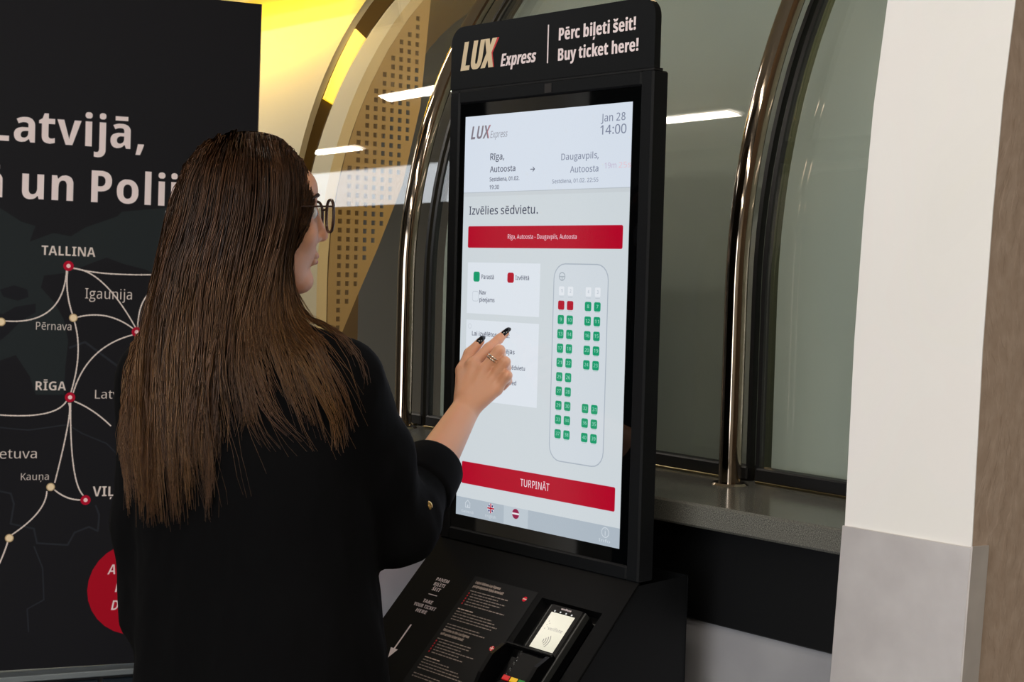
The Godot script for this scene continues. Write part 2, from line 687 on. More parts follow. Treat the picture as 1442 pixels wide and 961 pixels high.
func materials() -> void:
	mat("lamp_metal", Color(0.86, 0.86, 0.84), 0.4)
	glow("lamp_glow", Color(1.0, 0.95, 0.88), 6.0)
	var m := mat("floor_stone", Color(0.42, 0.4, 0.37), 0.35)
	m.albedo_texture = noise_tex(3, 0.02, Color(0.8, 0.8, 0.8), Color(1, 1, 1))
	tri_map(m, 0.7)
	mat("ceiling_paint", Color(0.82, 0.82, 0.8), 0.9)
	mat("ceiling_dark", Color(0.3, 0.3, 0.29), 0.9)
	mat("hall_wall", Color(0.52, 0.5, 0.46), 0.8)
	mat("dark_bulkhead", Color(0.3, 0.3, 0.28), 0.8)
	mat("booth_inside", Color(0.15, 0.205, 0.18), 0.85)
	mat("booth_floor", Color(0.3, 0.3, 0.28), 0.8)
	m = mat("steel", Color(0.66, 0.6, 0.53), 0.1, 1.0)
	m.roughness_texture = noise_tex(8, 0.03, Color(0.5, 0.5, 0.5), Color(1, 1, 1), 256)
	tri_map(m, 3.0)
	mat("gasket", Color(0.02, 0.02, 0.024), 0.5)
	m = mat("pane_glass", Color(0.38, 0.42, 0.38, 0.035), 0.0)
	m.transparency = BaseMaterial3D.TRANSPARENCY_ALPHA
	m = mat("privacy_film", Color(0.66, 0.695, 0.645), 0.55)
	m.albedo_texture = noise_tex(12, 0.006, Color(0.9, 0.92, 0.92), Color(1, 1, 0.98), 512, 3)
	tri_map(m, 0.5)
	m = mat("granite", Color(1, 1, 1), 0.16)
	m.albedo_texture = noise_tex(5, 0.32, Color(0.16, 0.165, 0.155), Color(0.62, 0.61, 0.57), 512, 2)
	tri_map(m, 3.2)
	mat("trim_steel", Color(0.6, 0.55, 0.42), 0.25, 1.0)
	mat("fascia_black", Color(0.016, 0.018, 0.022), 0.42)
	m = mat("panel_metal", Color(0.78, 0.78, 0.79), 0.32, 0.45)
	m.albedo_texture = noise_tex(21, 0.01, Color(0.9, 0.9, 0.91), Color(1, 1, 1), 512, 3)
	tri_map(m, 1.0)
	mat("plinth_dark", Color(0.06, 0.06, 0.065), 0.6)
	m = mat("white_paint", Color(0.89, 0.88, 0.87), 0.55)
	m.albedo_texture = noise_tex(31, 0.004, Color(0.975, 0.98, 0.97), Color(1, 1, 1), 512, 3)
	tri_map(m, 0.8)
	m = mat("brown_plaster", Color(0.69, 0.615, 0.55), 0.85)
	m.albedo_texture = noise_tex(33, 0.02, Color(0.9, 0.88, 0.86), Color(1, 1, 1), 512, 5)
	m.heightmap_enabled = true
	m.heightmap_texture = plaster_relief()
	m.heightmap_scale = 0.04
	tri_map(m, 2.6)
	m = mat("kick_metal", Color(0.9, 0.88, 0.87), 0.5, 0.8)
	m.albedo_texture = noise_tex(41, 0.012, Color(0.93, 0.925, 0.925), Color(1, 1, 1), 512, 4)
	tri_map(m, 1.6)
	mat("cream_paint", Color(0.92, 0.87, 0.72), 0.6)
	mat("perforated_paint", Color(0.72, 0.62, 0.42), 0.6)
	mat("shaded_side_brown", Color(0.4, 0.31, 0.12), 0.7)  # brown has the shade of this side face mixed in
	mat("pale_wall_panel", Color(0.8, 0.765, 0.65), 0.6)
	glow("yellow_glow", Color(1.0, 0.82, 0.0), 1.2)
	mat("board_black", Color(0.03, 0.03, 0.034), 0.5, 0.0, 0.3)
	mat("board_edge", Color(0.5, 0.45, 0.4), 0.3, 0.8)
	mat("ledge_metal", Color(0.62, 0.66, 0.68), 0.35, 0.7)
	mat("blue_panel", Color(0.07, 0.11, 0.145), 0.4)
	mat("blue_panel_picture", Color(0.14, 0.19, 0.23), 0.4)
	# kiosk
	mat("kiosk_black", Color(0.055, 0.062, 0.07), 0.5, 0.0, 0.3)
	mat("kiosk_console", Color(0.055, 0.055, 0.055), 0.6, 0.0, 0.22)
	mat("bezel_glass", Color(0.012, 0.016, 0.02), 0.03)
	mat("vinyl_white", Color(0.93, 0.87, 0.87), 0.6)
	mat("vinyl_cream", Color(0.86, 0.78, 0.64), 0.6)
	mat("vinyl_red", Color(0.8, 0.22, 0.24), 0.6)
	mat("seam_black", Color(0.01, 0.01, 0.012), 0.7)
	mat("lens_grey", Color(0.16, 0.15, 0.15), 0.3)
	mat("terminal_black", Color(0.02, 0.02, 0.023), 0.4, 0.0, 0.25)
	mat("terminal_grey", Color(0.16, 0.165, 0.16), 0.35)
	mat("key_white", Color(0.9, 0.92, 0.95), 0.4)
	mat("key_red", Color(0.8, 0.05, 0.06), 0.4)
	mat("key_yellow", Color(0.95, 0.75, 0.03), 0.4)
	mat("key_green", Color(0.05, 0.5, 0.15), 0.4)
	# person
	m = mat("skin", Color(0.8, 0.58, 0.45), 0.5)
	m.subsurf_scatter_enabled = true
	m.subsurf_scatter_strength = 0.15
	m = mat("blazer_black", Color(0.02, 0.02, 0.024), 0.9, 0.0, 0.2)
	m.rim_enabled = true
	m.rim = 0.05
	m = mat("trousers_black", Color(0.025, 0.025, 0.028), 0.9)
	mat("shoe_black", Color(0.03, 0.03, 0.03), 0.4)
	m = mat("hair", Color(1, 1, 1), 0.42)
	m.vertex_color_use_as_albedo = true
	mat("gold", Color(0.83, 0.68, 0.42), 0.25, 1.0)
	mat("silver_ring", Color(0.85, 0.8, 0.72), 0.18, 1.0)
	mat("nail_polish", Color(0.02, 0.022, 0.05), 0.12)
	mat("tortoise_rim", Color(0.2, 0.13, 0.1), 0.25)
	m = mat("lens_glass", Color(0.4, 0.3, 0.22, 0.12), 0.0)
	m.transparency = BaseMaterial3D.TRANSPARENCY_ALPHA
	mat("eye_white", Color(0.85, 0.83, 0.8), 0.2)
	mat("iris", Color(0.15, 0.1, 0.07), 0.15)
	mat("brow", Color(0.16, 0.1, 0.07), 0.8)
	mat("lip", Color(0.7, 0.38, 0.35), 0.45)

func plaster_relief() -> ImageTexture:
	# short trowel strokes, mostly upright
	var f := FastNoiseLite.new()
	f.seed = 77
	f.frequency = 0.02
	f.fractal_octaves = 4
	var im := Image.create_empty(512, 512, false, Image.FORMAT_RGBA8)
	for y in 512:
		for x in 512:
			var a := x / 512.0 * TAU
			var b := y / 512.0 * TAU
			var g := f.get_noise_3d(cos(a) * 120.0 + 300.0, sin(a) * 120.0 + cos(b) * 70.0, sin(b) * 70.0)
			var v := clampf(0.5 + g * 1.1, 0.0, 1.0)
			v = smoothstep(0.25, 0.8, v)
			im.set_pixel(x, y, Color(v, v, v))
	return ImageTexture.create_from_image(im)

func shell() -> void:
	setting("floor", span(Vector3(-9.2, -0.2, -3.2), Vector3(4.4, 0.0, 7.2)), M.floor_stone)
	setting("ceiling", span(Vector3(-9.2, 3.2, -3.2), Vector3(4.4, 3.4, 1.6)), M.ceiling_paint)
	setting("ceiling_hall", span(Vector3(-9.2, 3.2, 1.6), Vector3(4.4, 3.4, 7.2)), M.ceiling_dark)
	setting("wall_back", span(Vector3(-9.2, 0.0, -3.2), Vector3(4.4, 3.2, -3.0)), M.hall_wall)
	# wall opposite the kiosk, with an added, unseen window that brightens the pillar with daylight
	setting("wall_front", span(Vector3(-9.2, 0.0, 7.0), Vector3(-0.2, 3.2, 7.2)), M.hall_wall)
	setting("wall_front_end", span(Vector3(3.8, 0.0, 7.0), Vector3(4.4, 3.2, 7.2)), M.hall_wall)
	setting("wall_front_sill", span(Vector3(-0.2, 0.0, 7.0), Vector3(3.8, 0.3, 7.2)), M.hall_wall)
	setting("wall_front_head", span(Vector3(-0.2, 2.9, 7.0), Vector3(3.8, 3.2, 7.2)), M.hall_wall)
	var wd := Node3D.new()
	wd.name = "window_4"
	wd.set_meta("kind", "structure")
	add_child(wd)
	wd.position = Vector3(1.8, 1.6, 7.05)
	obj("added_lit_window_pane", span(Vector3(-2.0, -1.3, 0.0), Vector3(2.0, 1.3, 0.02)), glow("added_window_glow", Color(0.95, 0.97, 1.0), 3.0), wd)
	for mx in [-2.0, -0.67, 0.67, 2.0]:
		obj("mullion", span(Vector3(mx - 0.03, -1.3, -0.04), Vector3(mx + 0.03, 1.3, 0.0), 0.004), M.gasket, wd)
	var dl := AreaLight3D.new()
	dl.name = "added_daylight"
	dl.area_size = Vector2(3.9, 2.5)
	dl.light_color = Color(0.96, 0.97, 1.0)
	dl.light_energy = 9.0
	dl.shadow_enabled = true
	wd.add_child(dl)
	dl.position = Vector3(0, 0, -0.05)
	setting("wall_left", span(Vector3(-9.4, -0.2, -3.2), Vector3(-9.2, 3.4, 7.2)), M.hall_wall)
	setting("wall_right", span(Vector3(4.4, -0.2, -3.2), Vector3(4.6, 3.4, 7.2)), M.hall_wall)
	setting("wall_beyond_pillar", span(Vector3(0.8, 0.0, -1.05), Vector3(4.4, 3.2, -0.94)), M.hall_wall)
	# dark beam across the hall ceiling and a bright ceiling panel beyond it
	setting("trim_1", span(Vector3(-3.8, 3.0, 1.55), Vector3(4.4, 3.2, 1.75)), M.dark_bulkhead)
	var p := thing("ceiling_light_panel", "large square white ceiling light panel far to the left of the hall", "ceiling light", Vector3(-6.1, 3.2, 1.95))
	obj("frame", span(Vector3(-2.0, -0.06, -0.75), Vector3(2.0, 0, 0.75), 0.01), M.lamp_metal, p)
	obj("lamp_diffuser", span(Vector3(-1.95, -0.07, -0.7), Vector3(1.95, -0.06, 0.7)), glow("panel_glow", Color(0.95, 0.98, 1.0), 2.4), p)
	var l := AreaLight3D.new()
	l.name = "panel_light"
	l.area_size = Vector2(3.9, 1.4)
	l.light_color = Color(0.95, 0.97, 1.0)
	l.light_energy = 2.5
	l.shadow_enabled = true
	p.add_child(l)
	l.position = Vector3(0, -0.08, 0)
	l.rotation_degrees = Vector3(-90, 0, 0)

func booth() -> void:
	var turn := deg_to_rad(-3.4)
	var piv := Vector3(0.1, 0, 0)
	# stone worktop and the counter front under it
	var w := thing("stone_worktop", "polished speckled grey granite counter top running behind the kiosk", "counter top", Vector3(-1.0, 0, 0))
	obj("slab", span(Vector3(-2.6, 1.068, -0.62), Vector3(1.612, 1.108, -0.15), 0.004), M.granite, w)
	var f := thing("counter_front", "black fascia with brushed metal panels under the granite counter", "counter", Vector3(-1.0, 0, 0))
	obj("fascia_board", span(Vector3(-2.6, 0.9, -0.24), Vector3(1.612, 1.067, -0.2), 0.002), M.fascia_black, f)
	var x := -2.6
	while x < 1.5:
		var x2 := minf(x + 1.05, 1.612)
		obj("metal_panel", span(Vector3(x + 0.002, 0.1, -0.25), Vector3(x2 - 0.002, 0.899, -0.21), 0.002), M.panel_metal, f)
		x = x2
	obj("plinth", span(Vector3(-2.6, 0.0, -0.27), Vector3(1.612, 0.1, -0.24)), M.plinth_dark, f)
	# booth behind the glass
	setting("wall_booth_back", span(Vector3(-1.49, 0.0, -2.1), Vector3(0.6, 3.2, -2.0)), M.booth_inside)
	setting("wall_booth_top", span(Vector3(-3.4, 2.62, -1.9), Vector3(2.4, 3.2, -1.5)), M.hall_wall)
	# curved panes, each with its film, rails and gaskets
	var spans := [[-1.63, -1.02], [-1.02, 0.0], [0.0, 0.512]]
	for i in 3:
		var a: float = spans[i][0]
		var b: float = spans[i][1]
		var p := Node3D.new()
		p.name = "window_%d" % (i + 1)
		p.set_meta("kind", "structure")
		add_child(p)
		p.position = piv
		p.rotation.y = turn
		var mb := MB.new()
		vault(mb, a + 0.012, b - 0.012, -0.44, 0.008, 1.125, 2.6)
		obj("glass_pane", mb, M.pane_glass, p)
		obj("bottom_rail", span(Vector3(a + 0.01, 1.109, -0.462), Vector3(b - 0.01, 1.135, -0.432), 0.003), M.gasket, p)
		obj("base_trim", span(Vector3(a + 0.02, 1.1085, -0.431), Vector3(b - 0.02, 1.113, -0.42), 0.001), M.trim_steel, p)
		for e in ([b - 0.016] if i == 0 else [a + 0.006, b - 0.016]):
			var gm := MB.new()
			vault(gm, e, e + 0.009, -0.437, 0.014, 1.109, 2.6)
			obj("gasket", gm, M.gasket, p)
		if i > 0:
			var fm := MB.new()
			vault(fm, a + 0.012, b - 0.012, -0.475, 0.004, 1.125, 2.6)
			obj("privacy_film", fm, M.privacy_film, p)
	# steel posts that bend back with the glass
	var words := ["bent shiny steel tube post just left of the kiosk", "bent shiny steel tube post between the kiosk and the white pillar"]
	var xs := [-1.02, 0.0]
	for i in 2:
		var p := thing("steel_post", words[i], "post", piv, "bent steel glazing posts")
		p.rotation.y = turn
		var path := []
		var y := 1.108
		while y < 2.6:
			path.append(Vector3(xs[i], y, -0.375 - bow(y)))
			y += 0.04
		var mb := MB.new()
		sweep(mb, path, 0.0205, 28)
		obj("tube", mb, M.steel, p)
		var fl := MB.new()
		lathe(fl, [Vector2(0.001, 0.004), Vector2(0.03, 0.0035), Vector2(0.034, 0.0)], Transform3D(Basis.IDENTITY, Vector3(xs[i], 1.1082, -0.375)), 28)
		obj("base_flange", fl, M.steel, p)
	# lamp inside the booth
	var l := thing("booth_lamp", "small warm ceiling lamp inside the glass booth above the perforated panel", "lamp", Vector3(-0.6, 2.6, -1.3))
	obj("lamp_housing", span(Vector3(-0.2, 0.0, -0.2), Vector3(0.2, 0.05, 0.2), 0.01), M.lamp_metal, l)
	obj("lamp_diffuser", span(Vector3(-0.18, -0.02, -0.18), Vector3(0.18, 0.0, 0.18), 0.004), glow("booth_glow", Color(1.0, 0.85, 0.6), 4.0), l)
	var al := AreaLight3D.new()
	al.name = "booth_light"
	al.area_size = Vector2(0.36, 0.36)
	al.light_color = Color(1.0, 0.86, 0.62)
	al.light_energy = 4.2
	al.shadow_enabled = true
	l.add_child(al)
	al.position = Vector3(0, -0.025, 0)
	al.rotation_degrees = Vector3(-90, 0, 0)
	# cable hanging behind the glass, beside the kiosk
	var cb := thing("hanging_cable", "thin dark cable hanging behind the glass just left of the kiosk", "cable", Vector3.ZERO)
	var path := [Vector3(-0.60, 1.46, -0.452), Vector3(-0.655, 1.462, -0.452), Vector3(-0.68, 1.44, -0.4525), Vector3(-0.683, 1.40, -0.453), Vector3(-0.70, 1.36, -0.4535), Vector3(-0.725, 1.29, -0.455), Vector3(-0.765, 1.20, -0.457), Vector3(-0.785, 1.14, -0.459)]
	for k in path.size():
		path[k].z = -0.452 + (path[k].x - 0.1) * 0.0594 - 0.006
	var cm := MB.new()
	sweep(cm, path, 0.0022, 6)
	obj("cable_sheath", cm, M.gasket, cb)

func pillars() -> void:
	# white pillar on the right: painted face, plaster sides, metal kick plate round the corner
	var p := thing("white_pillar", "wide white painted pillar with brown plaster side at the right edge", "pillar", Vector3(0.615, 0, 0))
	var mb := MB.new()
	for k in 1:
		pier(mb, 0.0, 0.19, 0.0, 0.002)
	obj("painted_face", mb, M.white_paint, p)
	mb = MB.new()
	pier(mb, 0.0, 0.1895, -0.0021, 0.93)
	obj("plaster_shaft", mb, M.brown_plaster, p)
	var kp := MB.new()
	cbox(kp, Vector3(0.095, 0.5725, 0.0455), Vector3(0.193, 1.148, 0.003), 0.0006, Basis(Vector3.RIGHT, -0.075))
	var k1 := obj("kick_plate", kp, M.kick_metal, p)
	k1.set_meta("label", "dented light metal kick plate on the pillar front")
	kp = MB.new()
	cbox(kp, Vector3(0.1915, 0.5725, 0.0245), Vector3(0.003, 1.148, 0.043), 0.0005, Basis(Vector3.RIGHT, -0.075))
	obj("edge_strip", kp, M.kick_metal, p)
	# cream pillar with a perforated side, inside the booth on the left
	var c := thing("cream_pillar", "curved cream pillar with perforated beige side behind the glass, left of the kiosk", "pillar", Vector3(-1.5, 0, 0))
	mb = MB.new()
	vault(mb, -0.088, 0.0, -0.608, 0.034, 0.0, 2.62)
	obj("rib", mb, M.cream_paint, c)
	obj("perforated_panel", perforated(), M.perforated_paint, c)
	# pale wall panel further left, washed by a yellow lamp above it
	var y := thing("wall_panel_pillar", "pale curved wall panel glowing yellow beside the map board", "wall panel", Vector3(-1.78, 0, 0))
	mb = MB.new()
	vault(mb, -1.6, 0.0, -0.69, 0.02, 0.0, 2.62, 0.8)
	obj("face_panel", mb, M.pale_wall_panel, y)
	mb = MB.new()
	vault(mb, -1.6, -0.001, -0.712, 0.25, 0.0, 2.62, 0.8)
	obj("side_body", mb, M.shaded_side_brown, y)
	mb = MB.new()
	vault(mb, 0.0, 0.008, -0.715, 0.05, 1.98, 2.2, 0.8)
	obj("added_yellow_glow_patch", mb, M.yellow_glow, y)  # glowing strip stands in for a bright lit patch on this side
	var yl := thing("yellow_lamp", "long yellow lamp box fixed high in front of the pale wall panel", "lamp", Vector3(-2.45, 2.46, -0.84))
	obj("lamp_case", span(Vector3(-0.6, 0.0, -0.06), Vector3(0.6, 0.06, 0.06), 0.01), M.board_black, yl)
	obj("lamp_hood", span(Vector3(-0.6, -0.06, 0.06), Vector3(0.6, 0.06, 0.07), 0.002), M.board_black, yl)  # hood plates added to keep the lamp out of the glass reflections
	obj("hood_end", span(Vector3(0.6, -0.06, -0.06), Vector3(0.612, 0.06, 0.07), 0.002), M.board_black, yl)
	obj("lamp_diffuser", span(Vector3(-0.58, -0.015, -0.05), Vector3(0.58, 0.0, 0.05), 0.004), M.yellow_glow, yl)
	var al := AreaLight3D.new()
	al.name = "yellow_light"
	al.area_size = Vector2(1.16, 0.1)
	al.light_color = Color(1.0, 0.8, 0.0)
	al.light_energy = 1.15
	al.shadow_enabled = true
	yl.add_child(al)
	al.position = Vector3(0, -0.02, 0)
	al.rotation_degrees = Vector3(-75, 0, 0)

func hall_pillar() -> void:
	# stands out in the hall; only its reflection shows, in the glass right of the kiosk
	var p := thing("hall_pillar", "round off-white pillar in the hall, mirrored in the right-hand glass", "pillar", Vector3(-2.3, 0, 2.2))
	var mb := MB.new()
	lathe(mb, [Vector2(0.24, 0.0), Vector2(0.24, 0.12), Vector2(0.2, 0.13), Vector2(0.2, 2.75), Vector2(0.3, 2.85), Vector2(0.3, 3.2)], Transform3D.IDENTITY, 32)
	obj("shaft", mb, M.white_paint, p)

func pier(mb: MB, x0: float, x1: float, zf: float, thick: float) -> void:
	# leans back gently all the way, more above head height
	var ys := [0.0, 0.6, 0.93, 1.145, 1.4, 1.575, 1.72, 1.87, 2.02, 2.2, 2.4, 2.6, 2.8, 3.0, 3.2]
	var zs := [0.086, 0.041, 0.016, 0.0, -0.006, -0.017, -0.031, -0.056, -0.09, -0.145, -0.22, -0.31, -0.42, -0.55, -0.7]
	for i in ys.size() - 1:
		var a := Vector3(0, ys[i], zf + zs[i])
		var b := Vector3(0, ys[i + 1], zf + zs[i + 1])
		var na := Vector3(0, (zs[maxi(i - 1, 0)] - zs[i + 1]) / (ys[i + 1] - ys[maxi(i - 1, 0)]), 1).normalized()
		var j := mini(i + 2, ys.size() - 1)
		var nb := Vector3(0, (zs[i] - zs[j]) / (ys[j] - ys[i]), 1).normalized()
		var X0 := Vector3(x0, 0, 0)
		var X1 := Vector3(x1, 0, 0)
		var T := Vector3(0, 0, -thick)
		mb.squad([a + X0, a + X1, b + X1, b + X0], [na, na, nb, nb])
		mb.quad(a + X0 + T, a + X1 + T, b + X1 + T, b + X0 + T, Vector3.BACK * -1.0)
		mb.quad(a + X0, b + X0, b + X0 + T, a + X0 + T, Vector3.LEFT)
		mb.quad(a + X1, b + X1, b + X1 + T, a + X1 + T, Vector3.RIGHT)

func perforated_outline() -> PackedVector2Array:
	var out := PackedVector2Array()
	for y in [1.2, 1.31, 1.45, 1.57, 1.7, 1.8, 1.9, 2.0, 2.1, 2.2, 2.3, 2.45, 2.6]:
		out.append(Vector2(-0.645 - bow(y), y))
	for q in [Vector2(-1.2, 2.6), Vector2(-1.02, 2.4), Vector2(-0.988, 2.263), Vector2(-0.958, 1.953), Vector2(-0.899, 1.724), Vector2(-0.814, 1.538), Vector2(-0.743, 1.397), Vector2(-0.685, 1.278)]:
		out.append(q)
	return out

func perforated() -> MB:
	# a sheet across the booth with real square holes, outline in (z, y)
	var mb := MB.new()
	var out := perforated_outline()
	var ch := 0.029
	var cv := 0.0247
	var r := 0.0068
	for iy in 60:
		for iz in 22:
			var c := Vector2(-0.652 - iz * ch, 1.19 + iy * cv)
			var cell := PackedVector2Array([c + Vector2(-ch, -cv) * 0.5, c + Vector2(ch, -cv) * 0.5, c + Vector2(ch, cv) * 0.5, c + Vector2(-ch, cv) * 0.5])
			var inside := 0
			for q in cell:
				if Geometry2D.is_point_in_polygon(q, out):
					inside += 1
			if inside == 4:
				var hole := [c + Vector2(-r, -r), c + Vector2(r, -r), c + Vector2(r, r), c + Vector2(-r, r)]
				for k in 4:
					var l := (k + 1) % 4
					mb.quad(sheet(cell[k]), sheet(cell[l]), sheet(hole[l]), sheet(hole[k]), Vector3.RIGHT)
					var mid: Vector2 = hole[k] * 0.5 + hole[l] * 0.5 - c
					mb.quad(sheet(hole[k]), sheet(hole[l]), sheet(hole[l]) - Vector3(0.004, 0, 0), sheet(hole[k]) - Vector3(0.004, 0, 0), Vector3(0, -mid.y, -mid.x))
			elif inside > 0:
				for piece in Geometry2D.intersect_polygons(cell, out):
					var t := Geometry2D.triangulate_polygon(piece)
					for k in range(0, t.size(), 3):
						mb.flat(sheet(piece[t[k]]), sheet(piece[t[k + 1]]), sheet(piece[t[k + 2]]), Vector3.RIGHT)
	return mb

func sheet(q: Vector2) -> Vector3:
	return Vector3(0.001, q.y, q.x)

func map_board() -> void:
	var bs := Basis(Vector3(0.3804, -0.012, -0.9247), Vector3(0.0046, 0.9999, -0.0111), Vector3(0.9248, 0.0, 0.3804)).orthonormalized()
	var t := thing("route_map_board", "tall black poster board with a bus route map behind the traveller", "poster board", Vector3(-1.0437, 2.0684, -0.1183))
	t.basis = bs
	var wide := 1.12
	var tall := 1.486
	var mb := MB.new()
	cbox(mb, Vector3(-wide * 0.5, -tall * 0.5, -0.0165), Vector3(wide, tall, 0.03), 0.002)
	obj("panel", mb, M.board_black, t)
	mb = MB.new()
	cbox(mb, Vector3(0.001, -tall * 0.5, -0.016), Vector3(0.002, tall, 0.033), 0.0004)
	obj("edge_strip", mb, M.board_edge, t)
	var s := Ras.new(-wide, 0.0, wide, tall, 900.0, Color8(25, 25, 29))
	var land := Color8(25, 26, 31)
	var sea := Color8(35, 41, 43)
	var border := Color8(40, 43, 49)
	s.poly([Vector2(-1.12, -0.40), Vector2(-0.9, -0.44), Vector2(-0.628, -0.471), Vector2(-0.544, -0.486), Vector2(-0.5, -0.513), Vector2(-0.471, -0.521), Vector2(-0.482, -0.555), Vector2(-0.434, -0.534), Vector2(-0.398, -0.54), Vector2(-0.368, -0.519), Vector2(-0.302, -0.492), Vector2(-0.292, -0.481), Vector2(-0.188, -0.466), Vector2(-0.048, -0.439), Vector2(-0.042, -0.631), Vector2(-0.199, -0.624), Vector2(-0.238, -0.606), Vector2(-0.284, -0.596), Vector2(-0.322, -0.583), Vector2(-0.359, -0.599), Vector2(-0.403, -0.619), Vector2(-0.451, -0.627), Vector2(-0.457, -0.653), Vector2(-0.427, -0.686), Vector2(-0.408, -0.721), Vector2(-0.398, -0.767), Vector2(-0.403, -0.829), Vector2(-0.404, -0.885), Vector2(-0.463, -0.885), Vector2(-0.476, -0.845), Vector2(-0.505, -0.8), Vector2(-0.537, -0.812), Vector2(-0.622, -0.832), Vector2(-0.7, -0.98), Vector2(-1.12, -1.1)], sea)
	s.poly([Vector2(-0.54, -0.66), Vector2(-0.512, -0.65), Vector2(-0.485, -0.658), Vector2(-0.482, -0.674), Vector2(-0.504, -0.683), Vector2(-0.533, -0.675)], land)
	s.poly([Vector2(-0.567, -0.71), Vector2(-0.532, -0.712), Vector2(-0.508, -0.696), Vector2(-0.467, -0.688), Vector2(-0.467, -0.707), Vector2(-0.496, -0.726), Vector2(-0.521, -0.754), Vector2(-0.538, -0.77), Vector2(-0.566, -0.767)], land)
	s.line([Vector2(-0.395, -0.782), Vector2(-0.363, -0.769), Vector2(-0.325, -0.797), Vector2(-0.294, -0.82), Vector2(-0.264, -0.814)], 0.005, border)
	s.line([Vector2(-0.531, -1.094), Vector2(-0.509, -1.099), Vector2(-0.502, -1.122), Vector2(-0.508, -1.165), Vector2(-0.46, -1.177), Vector2(-0.453, -1.209), Vector2(-0.389, -1.215), Vector2(-0.375, -1.188), Vector2(-0.345, -1.176), Vector2(-0.326, -1.186), Vector2(-0.324, -1.15), Vector2(-0.332, -1.129)], 0.004, border)
	s.line([Vector2(-0.459, -1.216), Vector2(-0.44, -1.264), Vector2(-0.436, -1.334), Vector2(-0.47, -1.353), Vector2(-0.466, -1.403)], 0.003, border)
	s.line([Vector2(-0.62, -0.95), Vector2(-0.534, -0.956), Vector2(-0.476, -0.962), Vector2(-0.395, -0.95), Vector2(-0.365, -0.969), Vector2(-0.312, -0.992), Vector2(-0.289, -1.016)], 0.003, border)
	var ink := Color8(226, 212, 203)
	var pink := Color8(240, 224, 222)
	for q in [[-0.392, -0.608, -0.312, -0.618, -0.196, -0.615], [-0.391, -0.609, -0.326, -0.641, -0.257, -0.734], [-0.403, -0.615, -0.402, -0.662, -0.391, -0.708], [-0.405, -0.615, -0.438, -0.702, -0.527, -0.727], [-0.38, -0.715, -0.319, -0.711, -0.262, -0.737], [-0.386, -0.725, -0.377, -0.797, -0.39, -0.88], [-0.262, -0.751, -0.341, -0.797, -0.385, -0.88], [-0.252, -0.734, -0.244, -0.682, -0.221, -0.652], [-0.399, -0.899, -0.444, -0.926, -0.534, -0.929], [-0.382, -0.899, -0.342, -0.921, -0.304, -0.953], [-0.394, -0.903, -0.395, -0.953, -0.419, -1.077], [-0.39, -0.903, -0.381, -1.04, -0.359, -1.106], [-0.419, -1.093, -0.393, -1.11, -0.365, -1.116], [-0.435, -1.096, -0.453, -1.142, -0.505, -1.189], [-0.513, -1.204, -0.521, -1.23, -0.533, -1.26]]:
		s.bend(Vector2(q[0], q[1]), Vector2(q[2], q[3]), Vector2(q[4], q[5]), 0.0032, ink)
	for q in [Vector2(-0.4012, -0.6042), Vector2(-0.2537, -0.7446), Vector2(-0.3914, -0.8903), Vector2(-0.3536, -1.1166)]:
		s.disc(q.x, q.y, 0.011, Color8(178, 10, 44))
		s.disc(q.x, q.y, 0.0047, Color8(252, 214, 214))
	for q in [Vector2(-0.3886, -0.7166), Vector2(-0.5363, -0.7289), Vector2(-0.4274, -1.0865), Vector2(-0.51, -1.1962)]:
		s.disc(q.x, q.y, 0.0092, Color8(196, 168, 124))
		s.disc(q.x, q.y, 0.007, Color8(244, 222, 184))
	s.disc(-0.2416, -1.3176, 0.104, Color8(172, 8, 34))
	for q in [["TALLINA", -0.4575, -0.3457, -0.5824, 0.0205, true], ["Igaunija", -0.3654, -0.2659, -0.6736, 0.0224, false], ["Pērnava", -0.4653, -0.3921, -0.7441, 0.0169, false], ["RĪGA", -0.4633, -0.4002, -0.8754, 0.0196, true], ["Latvija", -0.3393, -0.2585, -0.8928, 0.0195, false], ["Lietuva", -0.5568, -0.4574, -1.0232, 0.0207, false], ["Kauņa", -0.4892, -0.4316, -1.0707, 0.0154, false], ["VIĻŅA", -0.3391, -0.2484, -1.1088, 0.0220, true]]:
		s.text(glyphs(q[0], q[5]), q[1], q[2], q[3], q[4], ink)
	s.text(glyphs("Latvijā,", true), -0.5664, -0.2485, -0.3432, 0.0697, pink)
	s.text(glyphs("ā un Polijā", true), -0.5824, -0.1197, -0.4635, 0.0694, pink)
	for q in [["AT", -0.3036, -0.2685, -1.2835], ["K", -0.2866, -0.2675, -1.3240], ["DA", -0.2941, -0.2558, -1.3640]]:
		s.text(glyphs(q[0], true), q[1], q[2], q[3], 0.0222, pink, 0.2)
	var pm := StandardMaterial3D.new()
	pm.resource_name = "route_poster"
	pm.albedo_texture = ImageTexture.create_from_image(s.im)
	pm.roughness = 0.6
	pm.metallic_specular = 0.25
	mb = MB.new()
	mb.tquad(Vector3(-wide, 0, 0), Vector3(0, 0, 0), Vector3(0, -tall, 0), Vector3(-wide, -tall, 0), Vector3(0, 0, 1))
	var po := obj("poster", mb, pm, t)
	po.set_meta("label", "dark route map poster with white headline and red city dots")
	# low cabinet that carries the board
	var k := thing("display_cabinet", "low dark blue panelled cabinet with a metal ledge under the map board", "cabinet", Vector3(-1.0437, 0, -0.1183))
	k.basis = Basis(Vector3(0.3804, 0, -0.9248), Vector3.UP, Vector3(0.9248, 0, 0.3804))
	obj("ledge", span(Vector3(-wide, 0.565, -0.06), Vector3(0.0, 0.5785, 0.02), 0.002), M.ledge_metal, k)
	obj("carcass", span(Vector3(-wide, 0.0, -0.055), Vector3(-0.003, 0.565, 0.0), 0.002), M.plinth_dark, k)
	var step := 0.0955
